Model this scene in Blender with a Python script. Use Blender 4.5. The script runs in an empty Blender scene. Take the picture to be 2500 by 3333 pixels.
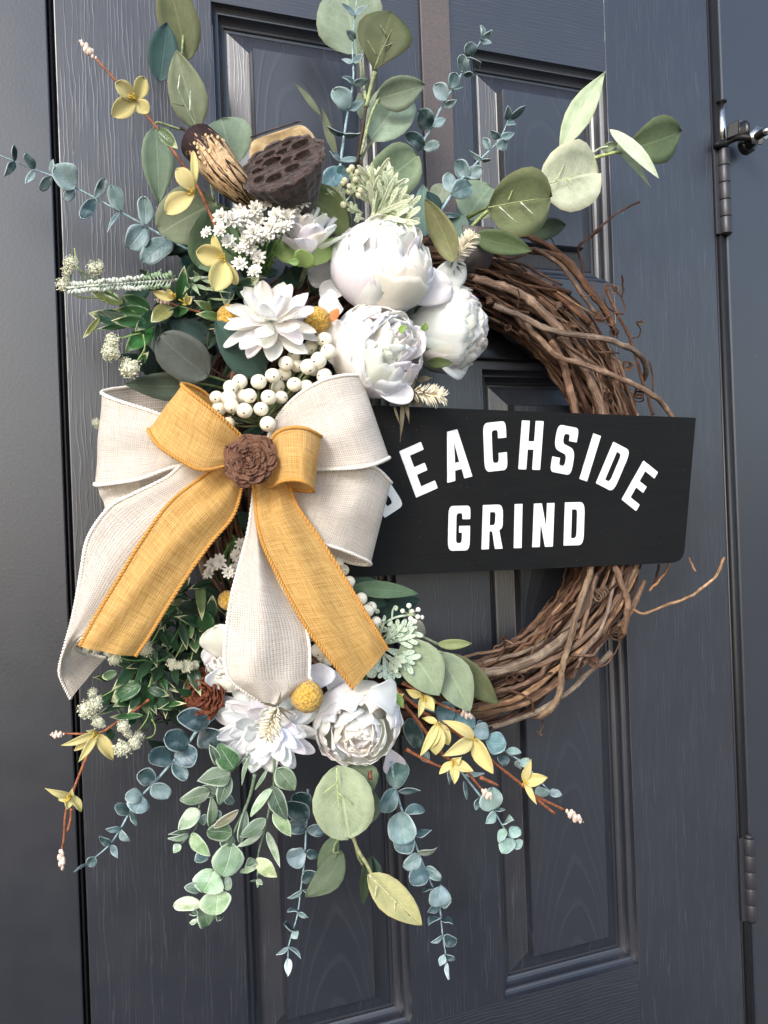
import bpy, bmesh, math, random
import numpy as np
from mathutils import Vector, Matrix, noise as mnoise
from mathutils.geometry import tessellate_polygon
SC = bpy.context.scene
COL = SC.collection
rnd = random.Random(7)
R = math.radians

# ------------------------------------------------------------------ camera
TH = R(19.2); ZC = .88; FPX = 2503.; ROLL = .037
f_ = np.array([math.sin(TH), math.cos(TH), 0.]); h_ = np.array([math.cos(TH), -math.sin(TH), 0.])
Z_ = np.array([0, 0, 1.]); _c = 1/math.hypot(1, ROLL)
r_ = _c*(h_-ROLL*Z_); u_ = _c*(ROLL*h_+Z_)
CAM = np.array([0, 0, 1.45]) - f_*ZC
cd = bpy.data.cameras.new('camera'); cam = bpy.data.objects.new('camera', cd); COL.objects.link(cam)
cd.sensor_fit = 'VERTICAL'; cd.sensor_height = 36; cd.lens = FPX/3333*36; cd.clip_start = .01; cd.clip_end = 500
M = Matrix.Identity(4)
for i in range(3):
    M[i][0] = r_[i]; M[i][1] = u_[i]; M[i][2] = -f_[i]; M[i][3] = CAM[i]
cam.matrix_world = M
SC.camera = cam

# ------------------------------------------------------------------ light
SUN_DIR = Vector((-.66, -.80, .56)).normalized()         # towards the sun
W = bpy.data.worlds.new('World'); SC.world = W; W.use_nodes = True
nt = W.node_tree; nt.nodes.clear()
o = nt.nodes.new('ShaderNodeOutputWorld'); bg = nt.nodes.new('ShaderNodeBackground'); sky = nt.nodes.new('ShaderNodeTexSky')
sky.sky_type = 'NISHITA'; sky.sun_disc = False
sky.sun_elevation = math.asin(SUN_DIR.z); sky.sun_rotation = math.atan2(SUN_DIR.x, SUN_DIR.y)
sky.dust_density = 1.5; sky.ozone_density = 1.0; sky.air_density = 1.0
bg.inputs[1].default_value = .15
hs_ = nt.nodes.new('ShaderNodeHueSaturation'); hs_.inputs['Saturation'].default_value = .85   # hazy, whitish sky
nt.links.new(sky.outputs[0], hs_.inputs['Color']); nt.links.new(hs_.outputs[0], bg.inputs[0]); nt.links.new(bg.outputs[0], o.inputs[0])
sd = bpy.data.lights.new('sun', 'SUN'); sun = bpy.data.objects.new('sun', sd); COL.objects.link(sun)
sd.energy = 1.1; sd.angle = R(16); sd.color = (1, .975, .94)
sun.rotation_euler = SUN_DIR.to_track_quat('Z', 'Y').to_euler()
SC.view_settings.view_transform = 'Standard'; SC.view_settings.look = 'None'
SC.view_settings.exposure = 1.12; SC.cycles.max_bounces = 20; SC.cycles.diffuse_bounces = 12; SC.cycles.transmission_bounces = 16; SC.cycles.transparent_max_bounces = 16; SC.view_settings.gamma = 1

# ------------------------------------------------------------------ photo frames -> points in the place
FR = dict(N=(0, 0, 1), D=(0, 0, 1.50693), R1=(0, 0, .5425), R2=(700, 0, .5425), R3=(1600, 0, .5425), R4=(0, 700, .5425), R5=(600, 600, .6028),
          S1=(1450, 700, .6028), S2=(150, 1200, .7233), S3=(1100, 1250, .7836), S4=(100, 1800, .6028), S5=(900, 1800, .6028),
          S6=(100, 2400, .6028), S7=(900, 2400, .6028), S8=(1600, 2400, .5425), T1=(1500, 750, .42194), T2=(1450, 900, .2411), T3=(2200, 250, .27125),
          T4=(1500, 1820, .5425), T5=(150, 700, .45208), T6=(150, 1900, .36166), T7=(500, 2350, .36166),
          U1=(950, 350, .30139), U2=(600, 350, .33153), U3=(650, 2050, .42194), U4=(900, 1750, .36166))
def ray(fr, x, y):
    a = FR[fr]; px = a[0]+x*a[2]; py = a[1]+y*a[2]
    return f_ + r_*(px-1250)/FPX - u_*(py-1666.5)/FPX
def P(fr, x, y, d):
    D = ray(fr, x, y); t = (-d-CAM[1])/D[1]
    return CAM + D*t
def mpp(fr, p): return FR[fr][2]*np.dot(p-CAM, f_)/FPX
def nrm(v): return v/(np.linalg.norm(v)+1e-12)
def vdir(a, b, c): return nrm(a*h_ + b*Z_ - c*f_)       # right, up, towards the viewer
def srgb(r, g, b):
    def l(v):
        v /= 255.
        return v/12.92 if v <= .04045 else ((v+.055)/1.055)**2.4
    return (l(r), l(g), l(b), 1.)

# ------------------------------------------------------------------ materials
class NT:
    def __init__(s, name):
        s.m = bpy.data.materials.new(name); s.m.use_nodes = True; s.t = s.m.node_tree; s.t.nodes.clear()
        s.out = s.n('ShaderNodeOutputMaterial')
    def n(s, ty, **k):
        nd = s.t.nodes.new(ty)
        for a, v in k.items(): setattr(nd, a, v)
        return nd
    def l(s, a, b): s.t.links.new(a, b)
    def put(s, sock, v):
        if isinstance(v, bpy.types.NodeSocket): s.l(v, sock)
        else: sock.default_value = v
    def math(s, op, a, b=0., c=0., clamp=False):
        nd = s.n('ShaderNodeMath', operation=op, use_clamp=clamp)
        for i, v in enumerate((a, b, c)): s.put(nd.inputs[i], v)
        return nd.outputs[0]
    def mix(s, fac, a, b, mode='MIX'):
        nd = s.n('ShaderNodeMix', data_type='RGBA', blend_type=mode)
        s.put(nd.inputs[0], fac); s.put(nd.inputs[6], a); s.put(nd.inputs[7], b)
        return nd.outputs[2]
    def noise(s, vec, scale, detail=2., rough=.5, dist=0.):
        nd = s.n('ShaderNodeTexNoise'); s.put(nd.inputs['Scale'], scale); nd.inputs['Detail'].default_value = detail
        nd.inputs['Roughness'].default_value = rough; nd.inputs['Distortion'].default_value = dist
        if vec is not None: s.l(vec, nd.inputs['Vector'])
        return nd.outputs[0]
    def ramp(s, fac, *st):
        nd = s.n('ShaderNodeValToRGB'); e = nd.color_ramp.elements
        while len(e) < len(st): e.new(.5)
        for q, (p, c) in zip(e, st): q.position = p; q.color = c if len(c) == 4 else (*c, 1)
        s.l(fac, nd.inputs[0]); return nd.outputs[0]
    def step(s, x, a, b):
        nd = s.n('ShaderNodeMapRange', interpolation_type='SMOOTHSTEP'); s.put(nd.inputs[0], x)
        nd.inputs[1].default_value = a; nd.inputs[2].default_value = b; return nd.outputs[0]
    def coord(s, k='Object'): return s.n('ShaderNodeTexCoord').outputs[k]
    def scale(s, vec, x, y, z):
        nd = s.n('ShaderNodeMapping'); nd.inputs['Scale'].default_value = (x, y, z); s.l(vec, nd.inputs[0]); return nd.outputs[0]
    def xyz(s, vec):
        nd = s.n('ShaderNodeSeparateXYZ'); s.l(vec, nd.inputs[0]); return nd.outputs
    def bump(s, hgt, strength, dist, nrm=None):
        nd = s.n('ShaderNodeBump'); nd.inputs['Strength'].default_value = strength; nd.inputs['Distance'].default_value = dist
        s.l(hgt, nd.inputs['Height'])
        if nrm is not None: s.l(nrm, nd.inputs['Normal'])
        return nd.outputs[0]
    def bsdf(s, col, rough=.5, spec=.5, bump=None, metal=0., transl=0., sheen=0., alpha=None, coat=0.):
        b = s.n('ShaderNodeBsdfPrincipled'); s.put(b.inputs['Base Color'], col); s.put(b.inputs['Roughness'], rough)
        s.put(b.inputs['Specular IOR Level'], spec); b.inputs['Metallic'].default_value = metal
        if sheen: b.inputs['Sheen Weight'].default_value = sheen
        if coat:
            b.inputs['Coat Weight'].default_value = coat; b.inputs['Coat Roughness'].default_value = .38
            if bump is not None: s.l(bump, b.inputs['Coat Normal'])
        if bump is not None: s.l(bump, b.inputs['Normal'])
        r = b.outputs[0]
        if transl:
            t = s.n('ShaderNodeBsdfTranslucent'); s.put(t.inputs[0], col)
            m = s.n('ShaderNodeMixShader'); m.inputs[0].default_value = transl; s.l(r, m.inputs[1]); s.l(t.outputs[0], m.inputs[2]); r = m.outputs[0]
        if alpha is not None:
            t = s.n('ShaderNodeBsdfTransparent'); m = s.n('ShaderNodeMixShader'); s.put(m.inputs[0], alpha)
            s.l(t.outputs[0], m.inputs[1]); s.l(r, m.inputs[2]); r = m.outputs[0]
        s.l(r, s.out.inputs[0]); return s.m
    def objcol(s):
        nd = s.n('ShaderNodeObjectInfo'); return nd.outputs['Color'], nd.outputs['Random']

PAINT = srgb(24, 27, 37)
def door_mat(name, kind):
    k = NT(name); co = k.coord()
    if kind == 'v':
        x = k.xyz(co); wv = k.noise(k.scale(co, 70, 1, 9), 1, 3, .6)
        sn = k.math('SINE', k.math('ADD', k.math('MULTIPLY', x[0], 6.283/.0042), k.math('MULTIPLY', wv, 24)))
        h = k.math('ADD', k.math('MULTIPLY', k.step(sn, .35, 1.), k.step(k.noise(k.scale(co, 90, 1, 14), 1, 2), .35, .6)), k.math('MULTIPLY', k.noise(k.scale(co, 500, 40, 14), 1, 2), .5)); st, di = .19, .0007
    elif kind == 'h':
        x = k.xyz(co); wv = k.noise(k.scale(co, 9, 1, 70), 1, 3, .6)
        sn = k.math('SINE', k.math('ADD', k.math('MULTIPLY', x[2], 6.283/.0042), k.math('MULTIPLY', wv, 14)))
        h = k.math('ADD', k.step(sn, .35, 1.), k.math('MULTIPLY', k.noise(k.scale(co, 14, 40, 500), 1, 2), .4)); st, di = .16, .0006
    elif kind == 'arch':
        x = k.xyz(co); w = k.noise(k.scale(co, 9, 1, 3), 1, 2)
        rr = k.math('ADD', k.math('POWER', k.math('MULTIPLY', x[0], 15), 2.), k.math('MULTIPLY', x[2], 3.4))
        ph = k.math('ADD', k.math('MULTIPLY', rr, 34), k.math('MULTIPLY', w, 30))
        s1 = k.math('SINE', ph); lines = k.step(s1, .45, 1.0)
        h = k.math('ADD', lines, k.math('MULTIPLY', k.noise(k.scale(co, 160, 1, 22), 1, 2), .5)); st, di = .2, .0005
    else: h = k.noise(co, 330, 2, .5); st, di = .10, .0009
    fine = k.noise(co, 900, 3, .6)
    hh = k.math('ADD', h, k.math('MULTIPLY', fine, .25))
    var = k.noise(co, 5, 3)
    col = k.mix(k.step(var, .3, .7), PAINT, srgb(28, 31, 41))
    if kind in 'vh': col = k.mix(k.math('MULTIPLY', k.step(h, .55, 1.5), .13), col, srgb(112, 114, 124))      # paler ridge tone painted in, as if the raised grain caught light
    if kind == 'arch': col = k.mix(k.math('MULTIPLY', k.step(h, .9, 1.4), .05), col, srgb(112, 114, 124))  # light-catching ridge tone painted on the arched grain too
    sc_ = k.step(k.noise(co, 210, 2, .5), .79, .81); col = k.mix(k.math('MULTIPLY', sc_, .35), col, srgb(170, 168, 165))
    ro = k.math('ADD', k.math('MULTIPLY', k.noise(co, 30, 3), .16), .32)
    return k.bsdf(col, ro, .9, k.bump(hh, st, di), coat=.55)
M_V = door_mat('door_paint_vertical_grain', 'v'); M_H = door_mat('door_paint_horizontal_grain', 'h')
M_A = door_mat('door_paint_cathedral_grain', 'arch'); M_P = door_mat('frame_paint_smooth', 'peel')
def simple(name, col, rough, spec=.5, bumps=None, metal=0., vary=.12, coat=0.):
    k = NT(name); co = k.coord(); n = k.noise(co, bumps[0] if bumps else 60, 3)
    dark = tuple(v*(1-vary*2) for v in col[:3])+(1,)
    c = k.mix(k.step(n, .3, .7), dark, col)
    return k.bsdf(c, rough, spec, k.bump(n, bumps[1], bumps[2]) if bumps else None, metal, coat=coat)
M_BLACKMETAL = simple('black_metal', srgb(18, 18, 20), .5, .3)
M_HINGE = simple('painted_hinge', srgb(44, 44, 50), .42, .6, (400, .2, .0004))
M_CHROME = simple('worn_chrome', (.75, .74, .7, 1), .22, .5, (90, .4, .001), 1.)
M_RUBBER = simple('black_rubber', srgb(22, 22, 24), .3)
M_GASKET = simple('black_gasket', srgb(22, 23, 27), .5, .35)
M_PLATE = simple('black_letter_plate', srgb(17, 18, 20), .22)
M_STRAP = simple('brown_hanger', srgb(98, 90, 89), .45, .4, (500, .2, .0004))
M_GROUND = simple('dark_paving', (.035, .036, .04, 1), .8, .3, (8, .2, .01))
M_REFLPATH = simple('pale_reflector_path', (.30, .28, .26, 1), .8, .3, (8, .2, .01))

def leaf_mat(name, kind):
    k = NT(name); oc, rn = k.objcol(); uv = k.coord('UV'); x = k.xyz(uv); co = k.coord()
    a = k.math('ABSOLUTE', k.math('SUBTRACT', x[1], .5))
    n1 = k.noise(co, 60 if kind == 'cloth' else 120, 4, .6)
    wob = k.math('MULTIPLY', k.math('SUBTRACT', k.noise(uv, 7, 2), .5), .25)
    ph = k.math('ADD', k.math('SUBTRACT', k.math('MULTIPLY', x[0], 6.5), k.math('MULTIPLY', a, 4.5)), wob)
    fr = k.math('ABSOLUTE', k.math('SUBTRACT', k.math('FRACT', ph), .5))
    side = k.math('MULTIPLY', k.math('SUBTRACT', 1., k.step(fr, .0, .07)), k.step(a, .5, .1))
    mid = k.math('SUBTRACT', 1., k.step(a, .008, .035))
    vor = k.n('ShaderNodeTexVoronoi', feature='DISTANCE_TO_EDGE'); vor.inputs['Scale'].default_value = 13; k.l(uv, vor.inputs['Vector'])
    net = k.math('SUBTRACT', 1., k.step(vor.outputs[0], .0, .06))
    vein = k.math('MAXIMUM', k.math('MULTIPLY', side, .75), mid)
    light = k.mix(1., oc, (1.55, 1.55, 1.45, 1), 'MULTIPLY'); dark = k.mix(1., oc, (.72, .75, .72, 1), 'MULTIPLY')
    base = k.mix(k.step(n1, .3, .72), dark, oc)
    if kind == 'cloth':
        base = k.mix(k.math('MULTIPLY', net, .16), base, light)
        base = k.mix(k.math('MULTIPLY', vein, .42), base, light)
        edge = k.step(a, .40, .5); base = k.mix(k.math('MULTIPLY', edge, .3), base, k.mix(1., oc, (1.25, 1.0, .95, 1), 'MULTIPLY'))
        weave = k.noise(co, 1500, 2)
        hgt = k.math('ADD', k.math('MULTIPLY', vein, -.6), k.math('MULTIPLY', weave, .35))
        return k.bsdf(base, .62, .3, k.bump(hgt, .5, .0006), transl=.12)
    if kind == 'plastic':
        sp = k.step(k.noise(co, 420, 3, .7), .60, .72)
        base = k.mix(k.math('MULTIPLY', vein, .35), base, light)
        base = k.mix(k.math('MULTIPLY', k.step(k.noise(co, 90, 3), .45, .75), .35), base, (.42, .52, .54, 1))
        base = k.mix(k.math('MULTIPLY', sp, .5), base, k.mix(1., oc, (.35, .4, .4, 1), 'MULTIPLY'))
        edge = k.step(a, .42, .5); base = k.mix(k.math('MULTIPLY', edge, .55), base, (.5, .58, .58, 1))
        hgt = k.math('ADD', k.math('MULTIPLY', vein, -1.), k.math('MULTIPLY', n1, .3))
        return k.bsdf(base, .42, .45, k.bump(hgt, .6, .0009))
    if kind == 'frost':
        g = k.step(k.noise(co, 75, 4, .65), .42, .66)
        base = k.mix(g, oc, k.mix(1., oc, (.52, .66, .46, 1), 'MULTIPLY'))
        edge = k.step(a, .38, .5); base = k.mix(k.math('MULTIPLY', edge, .6), base, (.62, .70, .58, 1))
        base = k.mix(k.math('MULTIPLY', vein, .35), base, (.62, .70, .58, 1))
        hgt = k.math('ADD', k.math('MULTIPLY', vein, -1.), k.math('MULTIPLY', n1, .5))
        return k.bsdf(base, .55, .35, k.bump(hgt, .6, .0009))
    if kind == 'varieg':
        rn_ = k.math('ADD', .35, k.math('MULTIPLY', k.step(rn, .05, .6), .65))
        tip = k.math('ADD', k.math('ADD', k.math('MULTIPLY', k.step(a, .34, .52), .55), k.step(x[0], .55, 1.0)), k.math('MULTIPLY', k.math('SUBTRACT', n1, .5), 1.8))
        cream = k.math('MULTIPLY', k.step(tip, .45, 1.0), rn_)
        base = k.mix(k.math('MULTIPLY', vein, .5), base, light)
        base = k.mix(cream, base, srgb(205, 210, 165))
        hgt = k.math('MULTIPLY', vein, -1.)
        return k.bsdf(base, .35, .5, k.bump(hgt, .7, .0009), transl=.08)
    if kind == 'felt':
        base = k.mix(k.step(k.noise(co, 900, 3), .35, .65), base, light)
        edge = k.step(a, .3, .5); base = k.mix(k.math('MULTIPLY', edge, .35), base, light)
        return k.bsdf(base, .9, .1, k.bump(k.noise(co, 1400, 2), .5, .0006), sheen=.3)
M_CLOTH = leaf_mat('cloth_leaf', 'cloth'); M_PLAS = leaf_mat('plastic_eucalyptus', 'plastic'); M_FROST = leaf_mat('frosted_eucalyptus', 'frost')
M_VAR = leaf_mat('variegated_leaf', 'varieg'); M_FELT = leaf_mat('felt_leaf', 'felt')
def petal_mat(name, col=None, ridge=26, transl=.5, bumps=.25, rough=.6):
    k = NT(name); oc, rn = k.objcol(); uv = k.coord('UV'); co = k.coord()
    c = oc if col is None else col
    st = k.noise(k.scale(uv, 2.2, ridge, 1), 1, 3, .6); n = k.noise(co, 45, 3)
    base = k.mix(k.math('MULTIPLY', st, .25), c, k.mix(1., c, (.95, .95, .945, 1), 'MULTIPLY'))
    h = k.math('ADD', k.math('MULTIPLY', st, .8), k.math('MULTIPLY', n, 1.2))
    return k.bsdf(base, rough, .25, k.bump(h, bumps, .0022), transl=transl)
M_WHITE = petal_mat('white_silk_petal'); M_YEL = petal_mat('yellow_petal', None, 14, .2, .3)
M_WOODROSE = petal_mat('dried_wood_petal', None, 12, 0., .9, .75)
def stem_mat(name, rough=.55, sc=220, st=.6):
    k = NT(name); oc, rn = k.objcol(); co = k.coord(); n = k.noise(co, sc, 3, .6)
    c = k.mix(k.step(n, .3, .7), k.mix(1., oc, (.6, .6, .6, 1), 'MULTIPLY'), k.mix(1., oc, (1.25, 1.25, 1.25, 1), 'MULTIPLY'))
    return k.bsdf(c, rough, .35, k.bump(n, st, .0009))
M_STEM = stem_mat('stem')
def vine_mat():
    k = NT('grapevine_bark'); oc, rn = k.objcol(); uv = k.coord('UV'); co = k.coord()
    n = k.noise(k.scale(uv, 30, 9, 1), 1, 4, .65); n2 = k.noise(co, 35, 3, .6); n3 = k.noise(co, 300, 3, .6)
    c = k.mix(k.step(n, .35, .7), k.mix(1., oc, (.34, .30, .28, 1), 'MULTIPLY'), oc)
    c = k.mix(k.math('MULTIPLY', k.step(n2, .5, .7), .5), c, k.mix(1., oc, (1.85, 1.82, 1.75, 1), 'MULTIPLY'))
    c = k.mix(k.math('MULTIPLY', k.step(n3, .55, .75), .35), c, k.mix(1., oc, (.4, .36, .34, 1), 'MULTIPLY'))
    return k.bsdf(c, .8, .2, k.bump(k.math('ADD', n, k.math('MULTIPLY', n3, .6)), 1., .002))
M_VINE = vine_mat()
def ribbon_mat(name, c1, c2, hole):
    k = NT(name); uv = k.coord('UV'); x = k.xyz(uv); pitch = .0017
    n = k.noise(uv, 60, 2)
    j = k.math('ADD', k.math('MULTIPLY', k.math('SUBTRACT', n, .5), 3.2), k.math('MULTIPLY', k.math('SUBTRACT', k.noise(uv, 340, 2), .5), 2.6))
    cu = k.math('COSINE', k.math('ADD', k.math('MULTIPLY', x[0], 2*math.pi/pitch), j)); cv = k.math('COSINE', k.math('ADD', k.math('MULTIPLY', x[1], 2*math.pi/pitch), j))
    hl = k.math('MULTIPLY', k.step(cu, .1, .8), k.step(cv, .1, .8))
    slub = k.math('ADD', k.noise(k.scale(uv, 50, 900, 1), 1, 2), k.noise(k.scale(uv, 900, 50, 1), 1, 2))
    op = k.step(k.noise(uv, 22, 3), .3, .75)
    c = k.mix(k.step(slub, .6, 1.4), c1, c2)
    hgt = k.math('ADD', k.math('ADD', k.math('MULTIPLY', cu, -.5), k.math('MULTIPLY', cv, -.5)), k.math('MULTIPLY', slub, .4))
    al = k.math('SUBTRACT', 1., k.math('MULTIPLY', hl, k.math('ADD', hole, k.math('MULTIPLY', op, .25))))
    return k.bsdf(c, .85, .15, k.bump(hgt, .3, .0005), transl=.3, alpha=al)
M_RW = ribbon_mat('white_burlap_ribbon', srgb(208, 198, 188), srgb(236, 228, 218), .6)
M_RG = ribbon_mat('gold_burlap_ribbon', srgb(192, 146, 80), srgb(232, 192, 124), .3)
def cord(name, c): return simple(name, c, .8, .2, (700, .5, .0005), vary=.1)
M_CW = cord('white_cord', srgb(238, 233, 224)); M_CG = cord('gold_cord', srgb(206, 152, 78))
def sign_mat():
    k = NT('black_painted_board'); co = k.coord()
    g = k.noise(k.scale(co, 14, 40, 420), 1, 3, .6, .3); n = k.noise(co, 9, 3); sp = k.step(k.noise(co, 520, 2, .5), .75, .77)
    c = k.mix(k.step(g, .3, .75), srgb(13, 14, 15), srgb(19, 20, 21)); c = k.mix(k.math('MULTIPLY', k.step(n, .4, .8), .35), c, srgb(27, 27, 27))
    c = k.mix(k.math('MULTIPLY', sp, .25), c, (.45, .45, .43, 1))
    return k.bsdf(c, .6, .22, k.bump(g, .35, .0004))
M_SIGN = sign_mat()
M_LET = simple('white_letter_vinyl', srgb(236, 240, 240), .5, .4, (260, .25, .0003), vary=.04)
M_EDGE = simple('worn_wood_edge', srgb(70, 55, 45), .7)
M_BERRY = simple('ivory_berry', srgb(240, 234, 214), .22, .5, (30, .05, .001), vary=.04)
M_DOT = simple('brown_berry_eye', srgb(70, 56, 44), .7)
def fuzzy(name, c1, c2, sc):
    k = NT(name); co = k.coord(); n = k.noise(co, sc, 4, .7); v = k.n('ShaderNodeTexVoronoi'); v.inputs['Scale'].default_value = sc*.8; k.l(co, v.inputs['Vector'])
    return k.bsdf(k.mix(k.step(n, .3, .7), c1, c2), .95, .1, k.bump(k.math('ADD', n, k.math('MULTIPLY', v.outputs[0], -1.)), .9, .0015), sheen=.3)
M_CRAS = fuzzy('mustard_craspedia', srgb(160, 118, 40), srgb(222, 184, 92), 420)
M_LACE = fuzzy('cream_lace_floret', srgb(222, 224, 184), srgb(248, 247, 228), 9)
M_FLORET = petal_mat('white_floret', srgb(243, 241, 234), 6, .2, .2)
M_BRIST = simple('cream_bristle', srgb(238, 230, 208), .8, .2, vary=.08)
M_LOTUS = fuzzy('dried_lotus_pod', srgb(34, 26, 24), srgb(80, 64, 58), 140)
M_HOLE = simple('dark_seed_pit', srgb(22, 16, 15), .8)
def pod_mat():
    k = NT('dried_mottled_pod'); co = k.coord(); uv = k.coord('UV')
    n = k.noise(k.scale(uv, 4.5, 9, 1), 1, 5, .62, 1.8); n2 = k.noise(co, 160, 4, .7)
    x = k.xyz(uv); m = k.math('ADD', n, k.math('MULTIPLY', k.math('SUBTRACT', 1., k.step(x[0], .1, .55)), .24))
    c = k.mix(k.step(n2, .3, .7), srgb(176, 138, 98), srgb(220, 190, 150)); c = k.mix(k.step(m, .505, .54), c, srgb(40, 22, 20))
    return k.bsdf(c, .6, .3, k.bump(k.math('SUBTRACT', n2, m), .8, .002))
M_POD = pod_mat()
M_CUT = fuzzy('cut_pale_wood', srgb(190, 156, 110), srgb(222, 194, 150), 90)

# ------------------------------------------------------------------ object helpers
WL = {}
def link(name, data, parent, wloc, rot=None, scale=None):
    ob = bpy.data.objects.new(name, data); COL.objects.link(ob); wloc = np.array(wloc, float)
    if parent is not None: ob.parent = parent; ob.location = wloc - WL[parent.name]
    else: ob.location = wloc
    if rot is not None: ob.rotation_mode = 'QUATERNION'; ob.rotation_quaternion = rot
    if scale is not None: ob.scale = scale if hasattr(scale, '__len__') else (scale,)*3
    WL[ob.name] = wloc
    return ob
def thing(name, label, cat, loc, group=None):
    ob = link(name, None, None, loc); ob.empty_display_size = .01
    ob['label'] = label; ob['category'] = cat; ob['kind'] = 'thing'
    if group: ob['group'] = group
    return ob
def tag(ob, label, cat, group=None):
    ob['label'] = label; ob['category'] = cat; ob['kind'] = 'thing'
    if group: ob['group'] = group
    return ob
def me(name, V, F, mat, uv=None, smooth=True):
    m = bpy.data.meshes.new(name); m.from_pydata([tuple(v) for v in V], [], [tuple(q) for q in F])
    if uv is not None:
        ul = m.uv_layers.new(name='UVMap'); li = np.empty(len(m.loops), np.int32); m.loops.foreach_get('vertex_index', li)
        ul.data.foreach_set('uv', np.asarray(uv, np.float32)[li].ravel())
    if mat: m.materials.append(mat)
    if smooth: m.polygons.foreach_set('use_smooth', [True]*len(m.polygons))
    m.update(); return m
def mk(name, V, F, mat, parent, uv=None, col=None, smooth=True, origin=None):
    V = np.asarray(V, float); c = V.mean(0) if origin is None else np.asarray(origin, float)
    ob = link(name, me(name, V-c, F, mat, uv, smooth), parent, c)
    if col is not None: ob.color = col
    return ob
def joined(parts):
    V, F, U, k = [], [], [], 0
    for p in parts:
        v, q = p[0], p[1]; V.append(np.asarray(v)); F += [tuple(i+k for i in t) for t in q]
        U.append(np.asarray(p[2]) if len(p) > 2 and p[2] is not None else np.zeros((len(v), 2))); k += len(v)
    return np.vstack(V), F, np.vstack(U)
def grid(G, th=0., uv=None):
    """a sheet (n,m,3) with real thickness th"""
    n, m = G.shape[:2]; V = G.reshape(-1, 3)
    if uv is None:
        a, b = np.meshgrid(np.linspace(0, 1, n), np.linspace(0, 1, m), indexing='ij'); uv = np.stack([a, b], -1).reshape(-1, 2)
    idx = np.arange(n*m).reshape(n, m)
    F = [(idx[i, j], idx[i+1, j], idx[i+1, j+1], idx[i, j+1]) for i in range(n-1) for j in range(m-1)]
    if th <= 0: return V, F, uv
    du = np.gradient(G, axis=0); dv = np.gradient(G, axis=1); N = np.cross(du, dv); N /= np.linalg.norm(N, axis=-1, keepdims=True)+1e-12
    B = (G - N*th).reshape(-1, 3); o_ = n*m
    F2 = [(a+o_, d+o_, c+o_, b+o_) for a, b, c, d in F]
    ring = [idx[i, 0] for i in range(n)] + [idx[n-1, j] for j in range(1, m)] + [idx[i, m-1] for i in range(n-2, -1, -1)] + [idx[0, j] for j in range(m-2, 0, -1)]
    F3 = [(ring[(i+1) % len(ring)], ring[i], ring[i]+o_, ring[(i+1) % len(ring)]+o_) for i in range(len(ring))]
    return np.vstack([V, B]), F+F2+F3, np.vstack([uv, uv])
def crom(pts, n):
    """Catmull-Rom through pts (k,...) sampled n per span"""
    p = np.asarray(pts, float)
    if len(p) == 2: return np.array([p[0]+(p[1]-p[0])*t for t in np.linspace(0, 1, n+1)])
    p = np.concatenate([[2*p[0]-p[1]], p, [2*p[-1]-p[-2]]]); out = []
    for i in range(1, len(p)-2):
        for t in np.linspace(0, 1, n, endpoint=False):
            out.append(.5*((2*p[i])+(-p[i-1]+p[i+1])*t+(2*p[i-1]-5*p[i]+4*p[i+1]-p[i+2])*t*t+(-p[i-1]+3*p[i]-3*p[i+1]+p[i+2])*t**3))
    out.append(p[-2]); return np.array(out)
def tube(C, rad, seg=7, cap=True):
    C = np.asarray(C, float); n = len(C); rad = np.broadcast_to(np.asarray(rad, float), (n,))
    T = np.gradient(C, axis=0); T /= np.linalg.norm(T, axis=1, keepdims=True)+1e-12
    a = np.cross(T[0], [0.3, .5, .8]); a = nrm(a); V = []; U = []; L = 0
    for i in range(n):
        a = nrm(a - T[i]*np.dot(a, T[i])); b = np.cross(T[i], a)
        if i: L += np.linalg.norm(C[i]-C[i-1])
        for k in range(seg):
            q = 2*math.pi*k/seg; V.append(C[i]+rad[i]*(a*math.cos(q)+b*math.sin(q))); U.append((L, abs(2*k/seg-1)))
    F = [(i*seg+k, i*seg+(k+1) % seg, (i+1)*seg+(k+1) % seg, (i+1)*seg+k) for i in range(n-1) for k in range(seg)]
    if cap: F += [tuple(range(seg-1, -1, -1)), tuple(range((n-1)*seg, n*seg))]
    return np.array(V), F, np.array(U)
def ellipsoid(c, r, nu=14, nv=9, axes=None):
    V = []; ax = np.eye(3) if axes is None else np.asarray(axes)
    r = np.broadcast_to(np.asarray(r, float), (3,))
    for i in range(nv+1):
        for j in range(nu):
            a = math.pi*i/nv; b = 2*math.pi*j/nu
            V.append(np.asarray(c)+ax[0]*r[0]*math.sin(a)*math.cos(b)+ax[1]*r[1]*math.sin(a)*math.sin(b)+ax[2]*r[2]*math.cos(a))
    F = [(i*nu+j, (i+1)*nu+j, (i+1)*nu+(j+1) % nu, i*nu+(j+1) % nu) for i in range(nv) for j in range(nu)]
    return np.array(V), F, None
def bar(lo, hi):
    x, y, z = zip(lo, hi)
    V = [(x[i], y[j], z[k]) for i in (0, 1) for j in (0, 1) for k in (0, 1)]
    F = [(0, 1, 3, 2), (4, 6, 7, 5), (0, 4, 5, 1), (2, 3, 7, 6), (0, 2, 6, 4), (1, 5, 7, 3)]
    return np.array(V, float), F, None
def bevel(ob, w, s=2):
    b = ob.modifiers.new('bevel', 'BEVEL'); b.width = w; b.segments = s; b.limit_method = 'ANGLE'; b.angle_limit = R(35); return ob

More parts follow.
